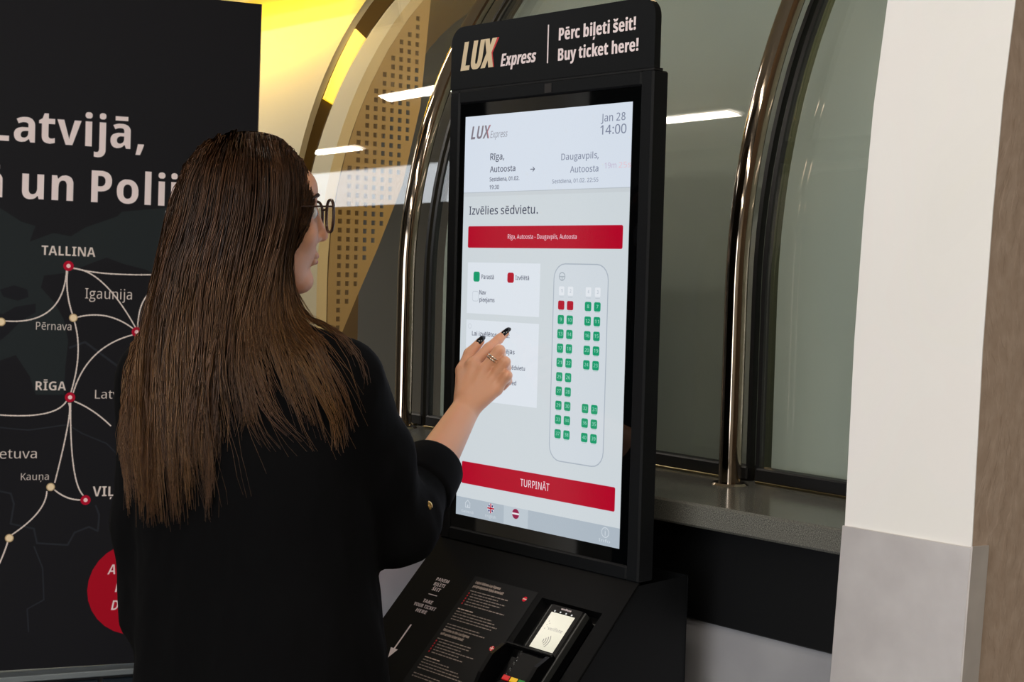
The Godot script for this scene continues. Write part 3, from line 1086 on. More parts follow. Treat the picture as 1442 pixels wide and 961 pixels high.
	for i in 11:
		var a := -wide + 0.03 + i * step
		obj("blue_panel", span(Vector3(a, 0.03, -0.004), Vector3(a + step - 0.009, 0.555, 0.006), 0.002), M.blue_panel, k)
		obj("picture_patch", span(Vector3(a + 0.012, 0.4, 0.0), Vector3(a + step - 0.02, 0.535, 0.0072), 0.0005), M.blue_panel_picture, k)

func kiosk() -> void:
	var t := thing("ticket_kiosk", "tall black self-service ticket kiosk with a lit portrait touch screen", "kiosk", Vector3(0.0, 0.0, 0.0))
	# display housing: a frame round the glass, open in front
	var mb := MB.new()
	var L := -0.2395
	var R := 0.2425
	cbox(mb, Vector3((L - 0.2135) * 0.5, 1.3985, -0.0155), Vector3(-0.2135 - L, 0.803, 0.037), 0.003)
	cbox(mb, Vector3((R + 0.2165) * 0.5, 1.3985, -0.0155), Vector3(R - 0.2165, 0.803, 0.037), 0.003)
	cbox(mb, Vector3(0.0015, 1.788, -0.0155), Vector3(0.432, 0.024, 0.037), 0.003)
	cbox(mb, Vector3(0.0015, 1.009, -0.0155), Vector3(0.432, 0.024, 0.037), 0.003)
	cbox(mb, Vector3(0.0015, 1.3985, -0.026), Vector3(0.47, 0.79, 0.016), 0.0)
	obj("display_housing", mb, M.kiosk_black, t)
	obj("bezel_glass", span(Vector3(-0.2134, 1.0215, -0.006), Vector3(0.2164, 1.7755, -0.0006), 0.0), M.bezel_glass, t)
	var sc := obj("display_screen", screen_quad(), screen_material(), t)
	sc.set_meta("label", "lit touch screen showing a seat plan and red buttons")
	var al := AreaLight3D.new()
	al.name = "screen_light"
	al.area_size = Vector2(0.39, 0.7)
	al.light_color = Color(0.8, 0.88, 1.0)
	al.light_energy = 0.05
	al.shadow_enabled = true
	t.add_child(al)
	al.position = Vector3(0.0, 1.399, 0.012)
	al.rotation_degrees = Vector3(0, 180, 0)
	obj("camera_window", span(Vector3(0.003, 1.7805, 0.0028), Vector3(0.0195, 1.7955, 0.0036), 0.0), M.lens_grey, t)
	obj("rear_body", span(Vector3(-0.14, 0.9, -0.12), Vector3(0.14, 1.7, -0.034), 0.004), M.kiosk_black, t)
	# header sign with rounded upper corners
	var pts := PackedVector2Array([Vector2(L, 1.803), Vector2(R, 1.803)])
	var r := 0.03
	for q in [[R - r, 0.0], [L + r, 90.0]]:
		for k in 8:
			var a: float = deg_to_rad(q[1] + k * 90.0 / 7.0)
			pts.append(Vector2(q[0] + r * cos(a), 1.9125 - r + r * sin(a)))
	mb = MB.new()
	prism(mb, pts, 0.014, Transform3D(Basis.IDENTITY, Vector3(0, 0, 0.002)))
	var hd := obj("header_sign", mb, M.kiosk_black, t)
	obj("seam", span(Vector3(L + 0.001, 1.7995, -0.02), Vector3(R - 0.001, 1.8035, 0.0005), 0.0), M.seam_black, t)
	var F := Transform3D(Basis.IDENTITY, Vector3(-0.0085, 0, 0.0024))
	mb = MB.new()
	letter(mb, "LUX", true, -0.2048, -0.1090, 1.8349, 0.0499, F, 0.2, 0.09)
	obj("logo_lettering", mb, M.vinyl_cream, hd)
	mb = MB.new()
	var e := 0.0050
	var red_line := [Vector2(-0.1215, 1.8349), Vector2(-0.1262, 1.8592), Vector2(-0.1098, 1.8848)]
	for k in 2:
		var a: Vector2 = red_line[k]
		var b: Vector2 = red_line[k + 1]
		mb.quad(F * Vector3(a.x, a.y, -0.0001), F * Vector3(a.x + e, a.y, -0.0001), F * Vector3(b.x + e, b.y, -0.0001), F * Vector3(b.x, b.y, -0.0001), Vector3.BACK)
	obj("logo_red_edge", mb, M.vinyl_red, hd)
	mb = MB.new()
	letter(mb, "Express", true, -0.1000, -0.0102, 1.8339, 0.0212, F, 0.18, 0.06)
	letter(mb, "Pērc biļeti šeit!", true, 0.0407, 0.2111, 1.8641, 0.0205, F, 0.0, 0.05)
	letter(mb, "Buy ticket here!", true, 0.0401, 0.2178, 1.8308, 0.0200, F, 0.0, 0.05)
	obj("slogan_lettering", mb, M.vinyl_white, hd)
	mb = MB.new()
	cbox(mb, F * Vector3(0.0157, 1.861, 0.0), Vector3(0.0026, 0.0634, 0.0004))
	obj("divider_bar", mb, M.vinyl_white, hd)
	# sloping console below the screen, with a pocket for the card terminal
	var cb := console_frame()
	var slope := 0.40
	mb = MB.new()
	var x0 := -0.237
	var x1 := 0.2425
	var pk := [0.0755, 0.2105, 0.0675, 0.31]
	var xs := [x0, pk[0], pk[1], x1]
	var ts := [0.0, pk[2], pk[3], slope]
	for i in 3:
		for j in 3:
			if i == 1 and j == 1:
				continue
			mb.quad(cb * Vector3(xs[i], -ts[j], 0), cb * Vector3(xs[i + 1], -ts[j], 0), cb * Vector3(xs[i + 1], -ts[j + 1], 0), cb * Vector3(xs[i], -ts[j + 1], 0), cb.basis.z)
	# thickness of the sheet, seen along its edges
	for q in [[x0, x0], [x1, x1]]:
		mb.quad(cb * Vector3(q[0], 0, 0), cb * Vector3(q[0], -slope, 0), cb * Vector3(q[0], -slope, -0.003), cb * Vector3(q[0], 0, -0.003), Vector3(signf(q[0]), 0, 0))
	mb.quad(cb * Vector3(x0, -slope, 0), cb * Vector3(x1, -slope, 0), cb * Vector3(x1, -slope, -0.01), cb * Vector3(x0, -slope, -0.01), Vector3(0, -1, 1))
	var top := obj("console_top", mb, M.kiosk_console, t)
	mb = MB.new()
	var dz := -0.022
	var c := [cb * Vector3(pk[0], -pk[2], 0), cb * Vector3(pk[1], -pk[2], 0), cb * Vector3(pk[1], -pk[3], 0), cb * Vector3(pk[0], -pk[3], 0)]
	var g := []
	for q in c:
		g.append(q + cb.basis.z * dz)
	mb.quad(g[0], g[1], g[2], g[3], cb.basis.z)
	var mid: Vector3 = (c[0] + c[2]) * 0.5
	for i in 4:
		var j := (i + 1) % 4
		mb.quad(c[i], c[j], g[j], g[i], mid - (c[i] + c[j]) * 0.5)
	obj("terminal_pocket", mb, M.fascia_black, t)
	# console body under the slope
	var yb := 0.998 - slope * sqrt(0.5)
	var zb := slope * sqrt(0.5)
	mb = MB.new()
	var side := PackedVector2Array([Vector2(-0.12, 0.995), Vector2(-0.002, 0.993), Vector2(zb - 0.004, yb - 0.003), Vector2(zb - 0.004, yb - 0.09), Vector2(0.12, yb - 0.2), Vector2(-0.12, yb - 0.2)])
	# sides only, so that the pocket stays open
	for xx in [x0 + 0.001, x1 - 0.001]:
		var tr := Geometry2D.triangulate_polygon(side)
		for k in range(0, tr.size(), 3):
			mb.flat(Vector3(xx, side[tr[k]].y, side[tr[k]].x), Vector3(xx, side[tr[k + 1]].y, side[tr[k + 1]].x), Vector3(xx, side[tr[k + 2]].y, side[tr[k + 2]].x), Vector3(signf(xx), 0, 0))
	for k in [2, 3, 4, 5]:
		var a := side[k]
		var b := side[(k + 1) % 6]
		mb.quad(Vector3(x0, a.y, a.x), Vector3(x1, a.y, a.x), Vector3(x1, b.y, b.x), Vector3(x0, b.y, b.x), Vector3(0, -0.3, 1 if k < 4 else -1))
	obj("console_body", mb, M.kiosk_black, t)
	obj("ticket_slot", span(Vector3(-0.2, yb - 0.065, zb - 0.006), Vector3(-0.12, yb - 0.04, zb - 0.0025), 0.001), M.seam_black, t)
	obj("pedestal", span(Vector3(-0.17, 0.02, -0.12), Vector3(0.17, yb - 0.2, 0.1), 0.006), M.kiosk_black, t)
	obj("base_plate", span(Vector3(-0.24, 0.0, -0.17), Vector3(0.24, 0.02, 0.24), 0.004), M.kiosk_black, t)
	# lettering on the console
	var on := Transform3D(cb.basis, cb.origin + cb.basis.z * 0.0006)
	mb = MB.new()
	letter(mb, "PAŅEM", true, -0.1765, -0.1435, -0.0880, 0.0066, on)
	letter(mb, "BIĻETI", true, -0.1745, -0.1455, -0.0980, 0.0066, on)
	letter(mb, "ŠEIT", true, -0.1705, -0.1495, -0.1080, 0.0066, on)
	letter(mb, "TAKE", true, -0.1725, -0.1475, -0.1345, 0.0066, on)
	letter(mb, "YOUR TICKET", true, -0.1885, -0.1305, -0.1448, 0.0066, on)
	letter(mb, "HERE", true, -0.1735, -0.1455, -0.1551, 0.0066, on)
	cbox(mb, on * Vector3(-0.1597, -0.1165, 0), Vector3(0.0225, 0.0014, 0.0002), 0, on.basis)
	cbox(mb, on * Vector3(-0.1612, -0.207, 0), Vector3(0.0034, 0.052, 0.0002), 0, on.basis)
	mb.flat(on * Vector3(-0.1612, -0.2505, 0), on * Vector3(-0.1707, -0.2315, 0), on * Vector3(-0.1517, -0.2315, 0), on.basis.z)
	obj("console_lettering", mb, M.vinyl_white, top)
	var sm := StandardMaterial3D.new()
	sm.resource_name = "instruction_print"
	sm.albedo_texture = ImageTexture.create_from_image(sticker_print())
	sm.roughness = 0.55
	sm.metallic_specular = 0.2
	mb = MB.new()
	var sx0 := -0.094
	var sx1 := 0.062
	mb.tquad(on * Vector3(sx0, -0.0605, 0), on * Vector3(sx1, -0.0605, 0), on * Vector3(sx1, -0.2815, 0), on * Vector3(sx0, -0.2815, 0), on.basis.z)
	obj("instruction_sticker", mb, sm, top)

func console_frame() -> Transform3D:
	# x across, y up the slope, z out of the slope
	var q := sqrt(0.5)
	return Transform3D(Basis(Vector3.RIGHT, Vector3(0, q, -q), Vector3(0, q, q)), Vector3(0, 0.998, 0.0))

func sticker_print() -> Image:
	var s := Ras.new(0.0, 0.0, 0.156, 0.221, 3200.0, Color8(33, 33, 33))
	var w := Color8(228, 205, 190)
	s.text(glyphs("Laipni lūdzam Lux Express", true), 0.0105, 0.073, -0.0135, 0.0052, w)
	s.text(glyphs("pašapkalpošanās biļešu terminālī!", true), 0.0105, 0.086, -0.0215, 0.0052, w)
	s.text(glyphs("Welcome to the Lux Express", true), 0.0105, 0.076, -0.1135, 0.0052, w)
	s.text(glyphs("self-service ticket kiosk!", true), 0.0105, 0.068, -0.1215, 0.0052, w)
	var rng := RandomNumberGenerator.new()
	rng.seed = 5
	for half in 2:
		var y0 := -0.030 - half * 0.1
		for k in 15:
			var y := y0 - k * 0.0054
			var bullet := k >= 1 and k <= 5
			if k == 6 or k == 12:
				continue
			var x := 0.0185 if bullet else 0.0105
			var end := rng.randf_range(0.075, 0.128)
			if k == 7:
				end = 0.05
			if bullet:
				s.rect(0.0105, y - 0.0004, 0.0135, y + 0.0026, Color8(208, 40, 52), 0.0008)
			while x < end:
				var ww := rng.randf_range(0.003, 0.011)
				s.rect(x, y, minf(x + ww, end), y + 0.0019, Color(w, 0.62 if k != 7 else 0.95))
				x += ww + 0.0016
		s.disc(0.137, y0 + 0.0125 - 0.0005, 0.0048, Color8(206, 30, 48))
		if half == 0:
			s.rect(0.1325, y0 + 0.011, 0.1415, y0 + 0.013, w)
		else:
			s.rect(0.1362, y0 + 0.0075, 0.1378, y0 + 0.0165, w)
			s.rect(0.1325, y0 + 0.0112, 0.1415, y0 + 0.0128, w)
	return s.im

func screen_quad() -> MB:
	var mb := MB.new()
	mb.tquad(Vector3(-0.1987, 1.753, 0), Vector3(0.1987, 1.753, 0), Vector3(0.1987, 1.045, 0), Vector3(-0.1987, 1.045, 0), Vector3(0, 0, 1))
	return mb

func screen_material() -> StandardMaterial3D:
	var s := Ras.new(-0.1987, 1.753, 0.3974, 0.708, 2000.0, Color8(206, 214, 219))
	var navy := Color8(52, 56, 78)
	var grey := Color8(120, 128, 150)
	var white := Color8(240, 242, 246)
	var red := Color8(176, 0, 38)
	var green := Color8(14, 152, 106)
	var cols := [navy, grey, Color8(196, 186, 210), Color8(230, 196, 206), white, Color8(128, 120, 130), Color8(150, 152, 164)]
	# header area, its lower edge, then the body of the page
	s.rect(-0.1987, 1.6195, 0.1987, 1.753, Color8(214, 223, 235))
	s.rect(-0.1987, 1.6182, 0.1987, 1.6195, Color8(180, 188, 196))
	s.rect(-0.1987, 1.612, 0.1987, 1.6182, Color8(200, 207, 212))
	s.rect(-0.1843, 1.522, 0.1857, 1.5597, red, 0.003)
	s.rect(-0.183, 1.4063, 0.001, 1.4962, Color8(221, 228, 236))
	s.rect(-0.183, 1.2529, 0.0015, 1.3948, Color8(221, 228, 236))
	s.rect(-0.1672, 1.4625, -0.151, 1.48, green, 0.004)
	s.rect(-0.0794, 1.4625, -0.0632, 1.4797, red, 0.004)
	s.rect(-0.1690, 1.4278, -0.1528, 1.4457, Color8(188, 196, 206), 0.004)
	s.rect(-0.1682, 1.4286, -0.1536, 1.4449, Color8(221, 228, 236), 0.0035)
	s.disc(-0.1738, 1.3835, 0.0045, Color8(198, 206, 214))
	s.disc(-0.1738, 1.3835, 0.0036, Color8(221, 228, 236))
	# bus outline and its seats
	s.rect(0.0333, 1.1685, 0.1580, 1.4975, Color8(168, 178, 190), 0.026)
	s.rect(0.0350, 1.1702, 0.1563, 1.4958, Color8(208, 216, 223), 0.0245)
	s.disc(0.053, 1.4758, 0.0072, Color8(158, 168, 178))
	s.disc(0.053, 1.4758, 0.0058, Color8(208, 216, 223))
	s.rect(0.0475, 1.4748, 0.0585, 1.4762, Color8(158, 168, 178))
	s.rect(0.0523, 1.4695, 0.0537, 1.4755, Color8(158, 168, 178))
	var lx := [0.0528, 0.0734]
	var rx := [0.1142, 0.1348]
	var top := 1.4285
	var step := 0.02375
	for q in [[lx[0], "1"], [lx[1], "2"], [rx[0], "4"], [rx[1], "3"]]:
		s.rect(q[0] - 0.0062, 1.4445, q[0] + 0.0062, 1.4595, Color8(226, 231, 237), 0.002)
		s.text(glyphs(q[1]), q[0] - 0.0016, q[0] + 0.0016, 1.4495, 0.0056, Color8(168, 178, 190))
		s.rect(q[0] - 0.005, 1.4415, q[0] + 0.005, 1.4425, Color8(190, 198, 206))
	var left := [["", ""], ["9", "10"], ["13", "14"], ["17", "18"], ["21", "22"], ["25", "26"], ["27", "28"], ["29", "30"], ["33", "34"], ["37", "38"]]
	var right := [["8", "7"], ["12", "11"], ["16", "15"], ["20", "19"], ["24", "23"], [], [], ["32", "31"], ["36", "35"], ["40", "39"]]
	for i in 10:
		for j in 2:
			seat(s, lx[j], top - i * step, left[i][j], red if i == 0 else green)
			if right[i].size():
				seat(s, rx[j], top - i * step, right[i][j], green)
	s.rect(-0.1856, 1.1027, 0.1858, 1.1418, red, 0.003)
	# bar along the foot of the page
	s.rect(-0.1987, 1.045, 0.1987, 1.0775, Color8(172, 184, 195))
	s.rect(-0.073, 1.045, -0.0125, 1.0775, Color8(188, 199, 208))
	var pale := Color8(206, 215, 223)
	s.line([Vector2(-0.1735, 1.0605), Vector2(-0.1735, 1.0685), Vector2(-0.1675, 1.0735), Vector2(-0.1615, 1.0685), Vector2(-0.1615, 1.0605), Vector2(-0.1735, 1.0605)], 0.0014, pale)
	s.rect(-0.169, 1.0605, -0.166, 1.0655, pale)
	s.text(glyphs("Galvenā"), -0.184, -0.152, 1.0505, 0.005, pale)
	s.disc(-0.1068, 1.0672, 0.0085, Color8(226, 226, 234))
	for k in 4:
		var a := PI / 4 + k * PI / 2
		s.disc(-0.1068 + cos(a) * 0.006, 1.0672 + sin(a) * 0.006, 0.0019, Color8(52, 60, 120))
	s.rect(-0.1081, 1.0588, -0.1055, 1.0756, red)
	s.rect(-0.1152, 1.0660, -0.0984, 1.0684, red)
	s.text(glyphs("English"), -0.12, -0.093, 1.0505, 0.005, pale)
	s.disc(-0.0432, 1.0666, 0.0086, Color8(142, 26, 70))
	s.rect(-0.0520, 1.0652, -0.0344, 1.0684, Color8(232, 232, 238))
	s.disc(0.1669, 1.0665, 0.0085, pale)
	s.disc(0.1669, 1.0665, 0.0071, Color8(172, 184, 195))
	s.rect(0.1661, 1.0615, 0.1677, 1.0690, pale)
	s.rect(0.1661, 1.0702, 0.1677, 1.0716, pale)
	s.text(glyphs("Info"), 0.153, 0.178, 1.0505, 0.005, pale)
	# words
	for q in [["Jan 28", 0.1308, 0.1837, 1.7251, 0.0125, 1], ["14:00", 0.1301, 0.1864, 1.7047, 0.0148, 1], ["Rīga,", -0.1310, -0.0957, 1.6744, 0.0113, 0], ["Autoosta", -0.1311, -0.0670, 1.6533, 0.0102, 0], ["Sestdiena, 01.02.", -0.1313, -0.0563, 1.6377, 0.0068, 0], ["19:30", -0.1313, -0.1070, 1.6240, 0.0068, 0], ["Daugavpils,", 0.0434, 0.1280, 1.6675, 0.0105, 1], ["Autoosta", 0.0646, 0.1281, 1.6461, 0.0105, 1], ["Sestdiena, 01.02. 22:55", 0.0235, 0.1287, 1.6298, 0.0065, 1], ["19m", 0.1417, 0.1671, 1.6504, 0.0091, 2], ["25s", 0.1725, 0.1982, 1.6504, 0.0090, 3], ["Izvēlies sēdvietu.", -0.1831, -0.0088, 1.5802, 0.0144, 0], ["Rīga, Autoosta - Daugavpils, Autoosta", -0.0813, 0.0838, 1.5376, 0.0079, 4], ["Parastā", -0.1461, -0.1143, 1.4676, 0.0075, 0], ["Izvēlētā", -0.0591, -0.0258, 1.4679, 0.0073, 0], ["Nav", -0.1504, -0.1335, 1.4402, 0.0075, 0], ["pieejams", -0.1500, -0.1109, 1.4275, 0.0075, 0], ["Lai izvēlētos vietu:", -0.1673, -0.0704, 1.3674, 0.0075, 0], ["zējās", -0.0842, -0.0565, 1.3400, 0.0074, 0], ["o sēdvietu", -0.0760, -0.0299, 1.3136, 0.0073, 0], ["pied", -0.0707, -0.0507, 1.2872, 0.0073, 0], ["TURPINĀT", -0.0338, 0.0371, 1.1160, 0.0128, 4]]:
		s.text(glyphs(q[0]), q[1], q[2], q[3], q[4], cols[q[5]])
	s.text(glyphs("LUX", true), -0.1836, -0.1313, 1.7128, 0.0225, cols[5], 0.2)
	s.line([Vector2(-0.1335, 1.7353), Vector2(-0.1400, 1.7240), Vector2(-0.1368, 1.7128)], 0.0016, Color8(190, 120, 130))
	s.text(glyphs("Express"), -0.1325, -0.0878, 1.7129, 0.0117, cols[6], 0.18)
	s.line([Vector2(-0.0293, 1.6551), Vector2(-0.0195, 1.6551)], 0.0011, navy)
	s.line([Vector2(-0.0235, 1.6587), Vector2(-0.0195, 1.6551), Vector2(-0.0235, 1.6515)], 0.0011, navy)
	var m := StandardMaterial3D.new()
	m.resource_name = "display_picture"
	m.albedo_color = Color(0.02, 0.02, 0.02)
	m.roughness = 0.12
	m.emission_enabled = true
	m.emission = Color.BLACK
	m.emission_texture = ImageTexture.create_from_image(s.im)
	m.emission_energy_multiplier = 0.98
	return m

func seat(s: Ras, x: float, y: float, num: String, col: Color) -> void:
	s.rect(x - 0.0072, y - 0.0076, x + 0.0072, y + 0.0072, col, 0.0028)
	if num:
		var w := 0.0022 if num.length() == 1 else 0.0045
		s.text(glyphs(num), x - w, x + w, y - 0.0028, 0.0058, Color8(186, 228, 214))
	s.rect(x - 0.005, y - 0.0096, x + 0.005, y - 0.0086, Color8(176, 200, 198))

func terminal() -> void:
	# card terminal lying in the pocket of the console
	var cb := console_frame()
	var t := thing("card_terminal", "small black card payment terminal with lit screen set in the kiosk console", "card terminal", cb * Vector3(0.153, -0.18, -0.0215))
	t.basis = cb.basis
	# own axes: x across, y up the slope, z out; the head of the device is at y = +0.1
	var mb := MB.new()
	cbox(mb, Vector3(0, 0.0255, 0.017), Vector3(0.076, 0.153, 0.034), 0.005)
	cbox(mb, Vector3(-0.014, -0.06, 0.016), Vector3(0.084, 0.12, 0.031), 0.006)
	obj("body", mb, M.terminal_black, t)
	mb = MB.new()
	for sx in [-0.0375, 0.0375]:
		mb = MB.new()
		cbox(mb, Vector3(sx, 0.03, 0.0265), Vector3(0.003, 0.14, 0.013), 0.001)
		obj("side_trim", mb, M.terminal_grey, t)
	obj("front_glass", span(Vector3(-0.034, 0.012, 0.0335), Vector3(0.034, 0.1, 0.0348), 0.0004), M.terminal_black, t)
	var s := Ras.new(0.0, 0.0, 0.052, 0.068, 4000.0, Color8(216, 214, 190))
	s.text(glyphs("verifone", true), 0.0135, 0.045, -0.032, 0.0062, Color8(120, 120, 112))
	for k in 4:
		var r := 0.004 + k * 0.0042
		var P := []
		for j in 9:
			var a := deg_to_rad(-38.0 + j * 9.5)
			P.append(Vector2(0.0155 + r * cos(a), -0.0515 + r * sin(a)))
		s.line(P, 0.0016, Color8(66, 66, 60))
	for k in 5:
		s.disc(0.007 + (k % 2) * 0.004, -0.017 - k * 0.0035, 0.0009, Color8(110, 110, 100))
	var m := StandardMaterial3D.new()
	m.resource_name = "terminal_display"
	m.albedo_color = Color(0.03, 0.03, 0.03)
	m.roughness = 0.2
	m.emission_enabled = true
	m.emission = Color.BLACK
	m.emission_texture = ImageTexture.create_from_image(s.im)
	m.emission_energy_multiplier = 0.72
	mb = MB.new()
	mb.tquad(Vector3(-0.026, 0.086, 0.0352), Vector3(0.026, 0.086, 0.0352), Vector3(0.026, 0.018, 0.0352), Vector3(-0.026, 0.018, 0.0352), Vector3(0, 0, 1))
	var sc := obj("display_screen", mb, m, t)
	sc.set_meta("label", "pale lit screen with a contactless symbol")
	mb = MB.new()
	letter(mb, "verifone", true, -0.011, 0.011, 0.0935, 0.0036, Transform3D(Basis.IDENTITY, Vector3(0, 0, 0.0352)))
	obj("maker_lettering", mb, M.vinyl_white, t)
	for k in 4:
		obj("indicator_dot", span(Vector3(-0.022 + k * 0.0125, 0.0875, 0.0348), Vector3(-0.0195 + k * 0.0125, 0.09, 0.0354), 0.0), M.key_white, t)
	# hooded guard round the keys
	for sx in [-0.066, 0.035]:
		mb = MB.new()
		var P := PackedVector2Array([Vector2(0.013, 0.034), Vector2(0.006, 0.044), Vector2(-0.02, 0.054), Vector2(-0.055, 0.052), Vector2(-0.12, 0.034), Vector2(-0.12, 0.02), Vector2(0.013, 0.02)])
		prism(mb, P, 0.008, Transform3D(Basis(Vector3(0, 1, 0), Vector3(0, 0, 1), Vector3(1, 0, 0)), Vector3(sx, 0, 0)))
		obj("key_guard", mb, M.terminal_black, t)
	mb = MB.new()
	cbox(mb, Vector3(-0.0175, 0.011, 0.036), Vector3(0.105, 0.006, 0.012), 0.002)
	obj("key_guard_bar", mb, M.terminal_black, t)
	var cx := [-0.0325, -0.015, 0.0025]
	for r in 4:
		for c in 3:
			var yy := 0.001 - r * 0.0108
			obj("key", span(Vector3(cx[c] - 0.007, yy - 0.004, 0.031), Vector3(cx[c] + 0.007, yy + 0.004, 0.0335), 0.001), M.terminal_black, t)
			var dm := MB.new()
			letter(dm, ["1", "2", "3", "4", "5", "6", "7", "8", "9", "*", "0", "#"][r * 3 + c], true, cx[c] - 0.0013, cx[c] + 0.0013, yy - 0.0023, 0.0046, Transform3D(Basis.IDENTITY, Vector3(0, 0, 0.0337)))
			obj("key_digit", dm, M.key_white, t)
	var cm := [M.key_red, M.key_yellow, M.key_green]
	for c in 3:
		obj("key_" + ["red", "yellow", "green"][c], span(Vector3(cx[c] - 0.0082, -0.0475, 0.031), Vector3(cx[c] + 0.0082, -0.0385, 0.0345), 0.001), cm[c], t)

# joints of the standing traveller
const SHOULDER_R := Vector3(0.0941, 1.3101, 0.4780)
const ELBOW_R := Vector3(0.0606, 1.0995, 0.3383)
const WRIST_R := Vector3(-0.0552, 1.2437, 0.1150)
const SHOULDER_L := Vector3(-0.2691, 1.2980, 0.5595)
const ELBOW_L := Vector3(-0.2562, 1.0746, 0.5755)
const WRIST_L := Vector3(-0.2287, 0.9262, 0.5859)
const NECK := Vector3(-0.0700, 1.3600, 0.5080)
const HEAD := Vector3(-0.1038, 1.5587, 0.4960)
const ACROSS := Vector3(0.9870, 0.0, -0.1600)
const AHEAD := Vector3(-0.1600, 0.0, -0.9870)
const FACE := Vector3(0.2753, 0.0, -0.9619)
const FACE_R := Vector3(0.9619, 0.0, 0.2753)

func hp(f: float, u: float, r: float) -> Vector3:
	return HEAD + FACE * f + Vector3.UP * u + FACE_R * r

func bar(F: Field, cen: Vector3, half: float, r: float, k: float) -> void:
	F.cap(cen - ACROSS * half, cen + ACROSS * half, r, r, k)

func person() -> void:
	var t := thing("person", "traveller with long brown hair and black blazer touching the kiosk screen", "person", Vector3(-0.05, 0, 0.5))
	var back := Transform3D(Basis.IDENTITY, -t.position)
	# --- body: head, neck, arms and hands, one mesh; grids of their own for head and hands
	var body := MB.new()
	var core := Field.new(Vector3(-0.4, 0.75, 0.25), Vector3(0.2, 1.45, 0.75), 0.012)
	bar(core, Vector3(-0.0772, 1.295, 0.515), 0.12, 0.05, 0.03)
	bar(core, Vector3(-0.0704, 1.212, 0.514), 0.08, 0.085, 0.04)
	bar(core, Vector3(-0.0596, 1.076, 0.512), 0.06, 0.08, 0.04)
	bar(core, Vector3(-0.0482, 0.93, 0.510), 0.07, 0.09, 0.04)
	bar(core, Vector3(-0.0408, 0.84, 0.510), 0.08, 0.085, 0.04)
	core.cap(SHOULDER_R, ELBOW_R, 0.042, 0.036, 0.02)
	core.cap(SHOULDER_L, ELBOW_L, 0.042, 0.036, 0.02)
	core.cap(ELBOW_L, WRIST_L, 0.036, 0.026, 0.02)
	core.cap(NECK + Vector3(0, -0.05, 0), NECK + Vector3(0, 0.06, -0.01), 0.052, 0.05, 0.03)
	core.into(body)
	head_field().into(body)
	hand_right().into(body)
	hand_left().into(body)
	shift(body, back)
	obj("body", body, M.skin, t)
	# --- blazer, one continuous garment with both sleeves
	var bz := Field.new(Vector3(-0.38, 0.68, 0.10), Vector3(0.24, 1.45, 0.74), 0.0075)
	bar(bz, Vector3(-0.0790, 1.305, 0.517), 0.135, 0.066, 0.05)
	bz.cap(Vector3(-0.075, 1.372, 0.515), SHOULDER_R + Vector3(-0.01, 0.012, 0.005), 0.058, 0.052, 0.05)
	bz.cap(Vector3(-0.075, 1.372, 0.515), SHOULDER_L + Vector3(0.01, 0.012, 0), 0.058, 0.052, 0.05)
	bar(bz, Vector3(-0.0710, 1.225, 0.520), 0.105, 0.102, 0.06)
	bar(bz, Vector3(-0.0650, 1.150, 0.517), 0.098, 0.102, 0.06)
	bar(bz, Vector3(-0.0596, 1.076, 0.514), 0.090, 0.102, 0.06)
	bar(bz, Vector3(-0.0540, 1.000, 0.512), 0.090, 0.105, 0.06)
	bar(bz, Vector3(-0.0482, 0.930, 0.511), 0.090, 0.110, 0.06)
	bar(bz, Vector3(-0.0440, 0.860, 0.511), 0.092, 0.113, 0.06)
	bar(bz, Vector3(-0.0408, 0.790, 0.511), 0.095, 0.115, 0.06)
	var roll := ELBOW_R.lerp(WRIST_R, 0.40)
	bz.cap(SHOULDER_R, SHOULDER_R.lerp(ELBOW_R, 0.5), 0.064, 0.060, 0.04)
	bz.cap(SHOULDER_R.lerp(ELBOW_R, 0.5), ELBOW_R + Vector3(0, -0.004, 0.004), 0.060, 0.056, 0.03)
	bz.cap(ELBOW_R + Vector3(0, -0.004, 0.004), roll, 0.056, 0.050, 0.03)
	bz.cap(SHOULDER_L, ELBOW_L, 0.064, 0.056, 0.035)
	bz.cap(ELBOW_L, WRIST_L + Vector3(0, 0.012, 0), 0.056, 0.047, 0.03)
	var nf := FastNoiseLite.new()
	nf.seed = 4
	nf.frequency = 9.0
	nf.fractal_octaves = 3
	bz.rough(0.006, nf, Vector3(1.0, 0.55, 1.0))
	var bm := MB.new()
	bz.into(bm)
	shift(bm, back)
	var bl := obj("blazer", bm, M.blazer_black, t)
	bl.set_meta("label", "loose black blazer with turned-up right sleeve")
	# turned-up cuff of the raised sleeve
	var ax := (WRIST_R - ELBOW_R).normalized()
	var side := ax.cross(Vector3.UP).normalized()
	var cf := Transform3D(Basis(side, ax, side.cross(ax)), ELBOW_R.lerp(WRIST_R, 0.26))
	var cm := MB.new()
	lathe(cm, [Vector2(0.050, 0.0), Vector2(0.0535, 0.004), Vector2(0.0545, 0.012), Vector2(0.0535, 0.04), Vector2(0.0520, 0.066), Vector2(0.0495, 0.0715), Vector2(0.046, 0.072), Vector2(0.0435, 0.069), Vector2(0.042, 0.05)], cf, 40)
	smooth(cm)
	shift(cm, back)
	obj("rolled_cuff", cm, M.blazer_black, t)
	# brass button on the sleeve
	var bn := Vector3(0.86, 0.38, 0.3).normalized()
	var bs := bn.cross(Vector3.UP).normalized()
	var btn := MB.new()
	lathe(btn, [Vector2(0.0075, -0.004), Vector2(0.0078, 0.0015), Vector2(0.007, 0.0035), Vector2(0.0045, 0.0052), Vector2(0.0001, 0.0058)], Transform3D(Basis(bs, bn, bs.cross(bn)), Vector3(0.1036, 1.1297, 0.3224) + bn * 0.005), 20)
	smooth(btn)
	shift(btn, back)
	obj("sleeve_button", btn, M.gold, t)
	# --- trousers and shoes
	var tr := Field.new(Vector3(-0.27, 0.05, 0.3), Vector3(0.2, 0.95, 0.72), 0.014)
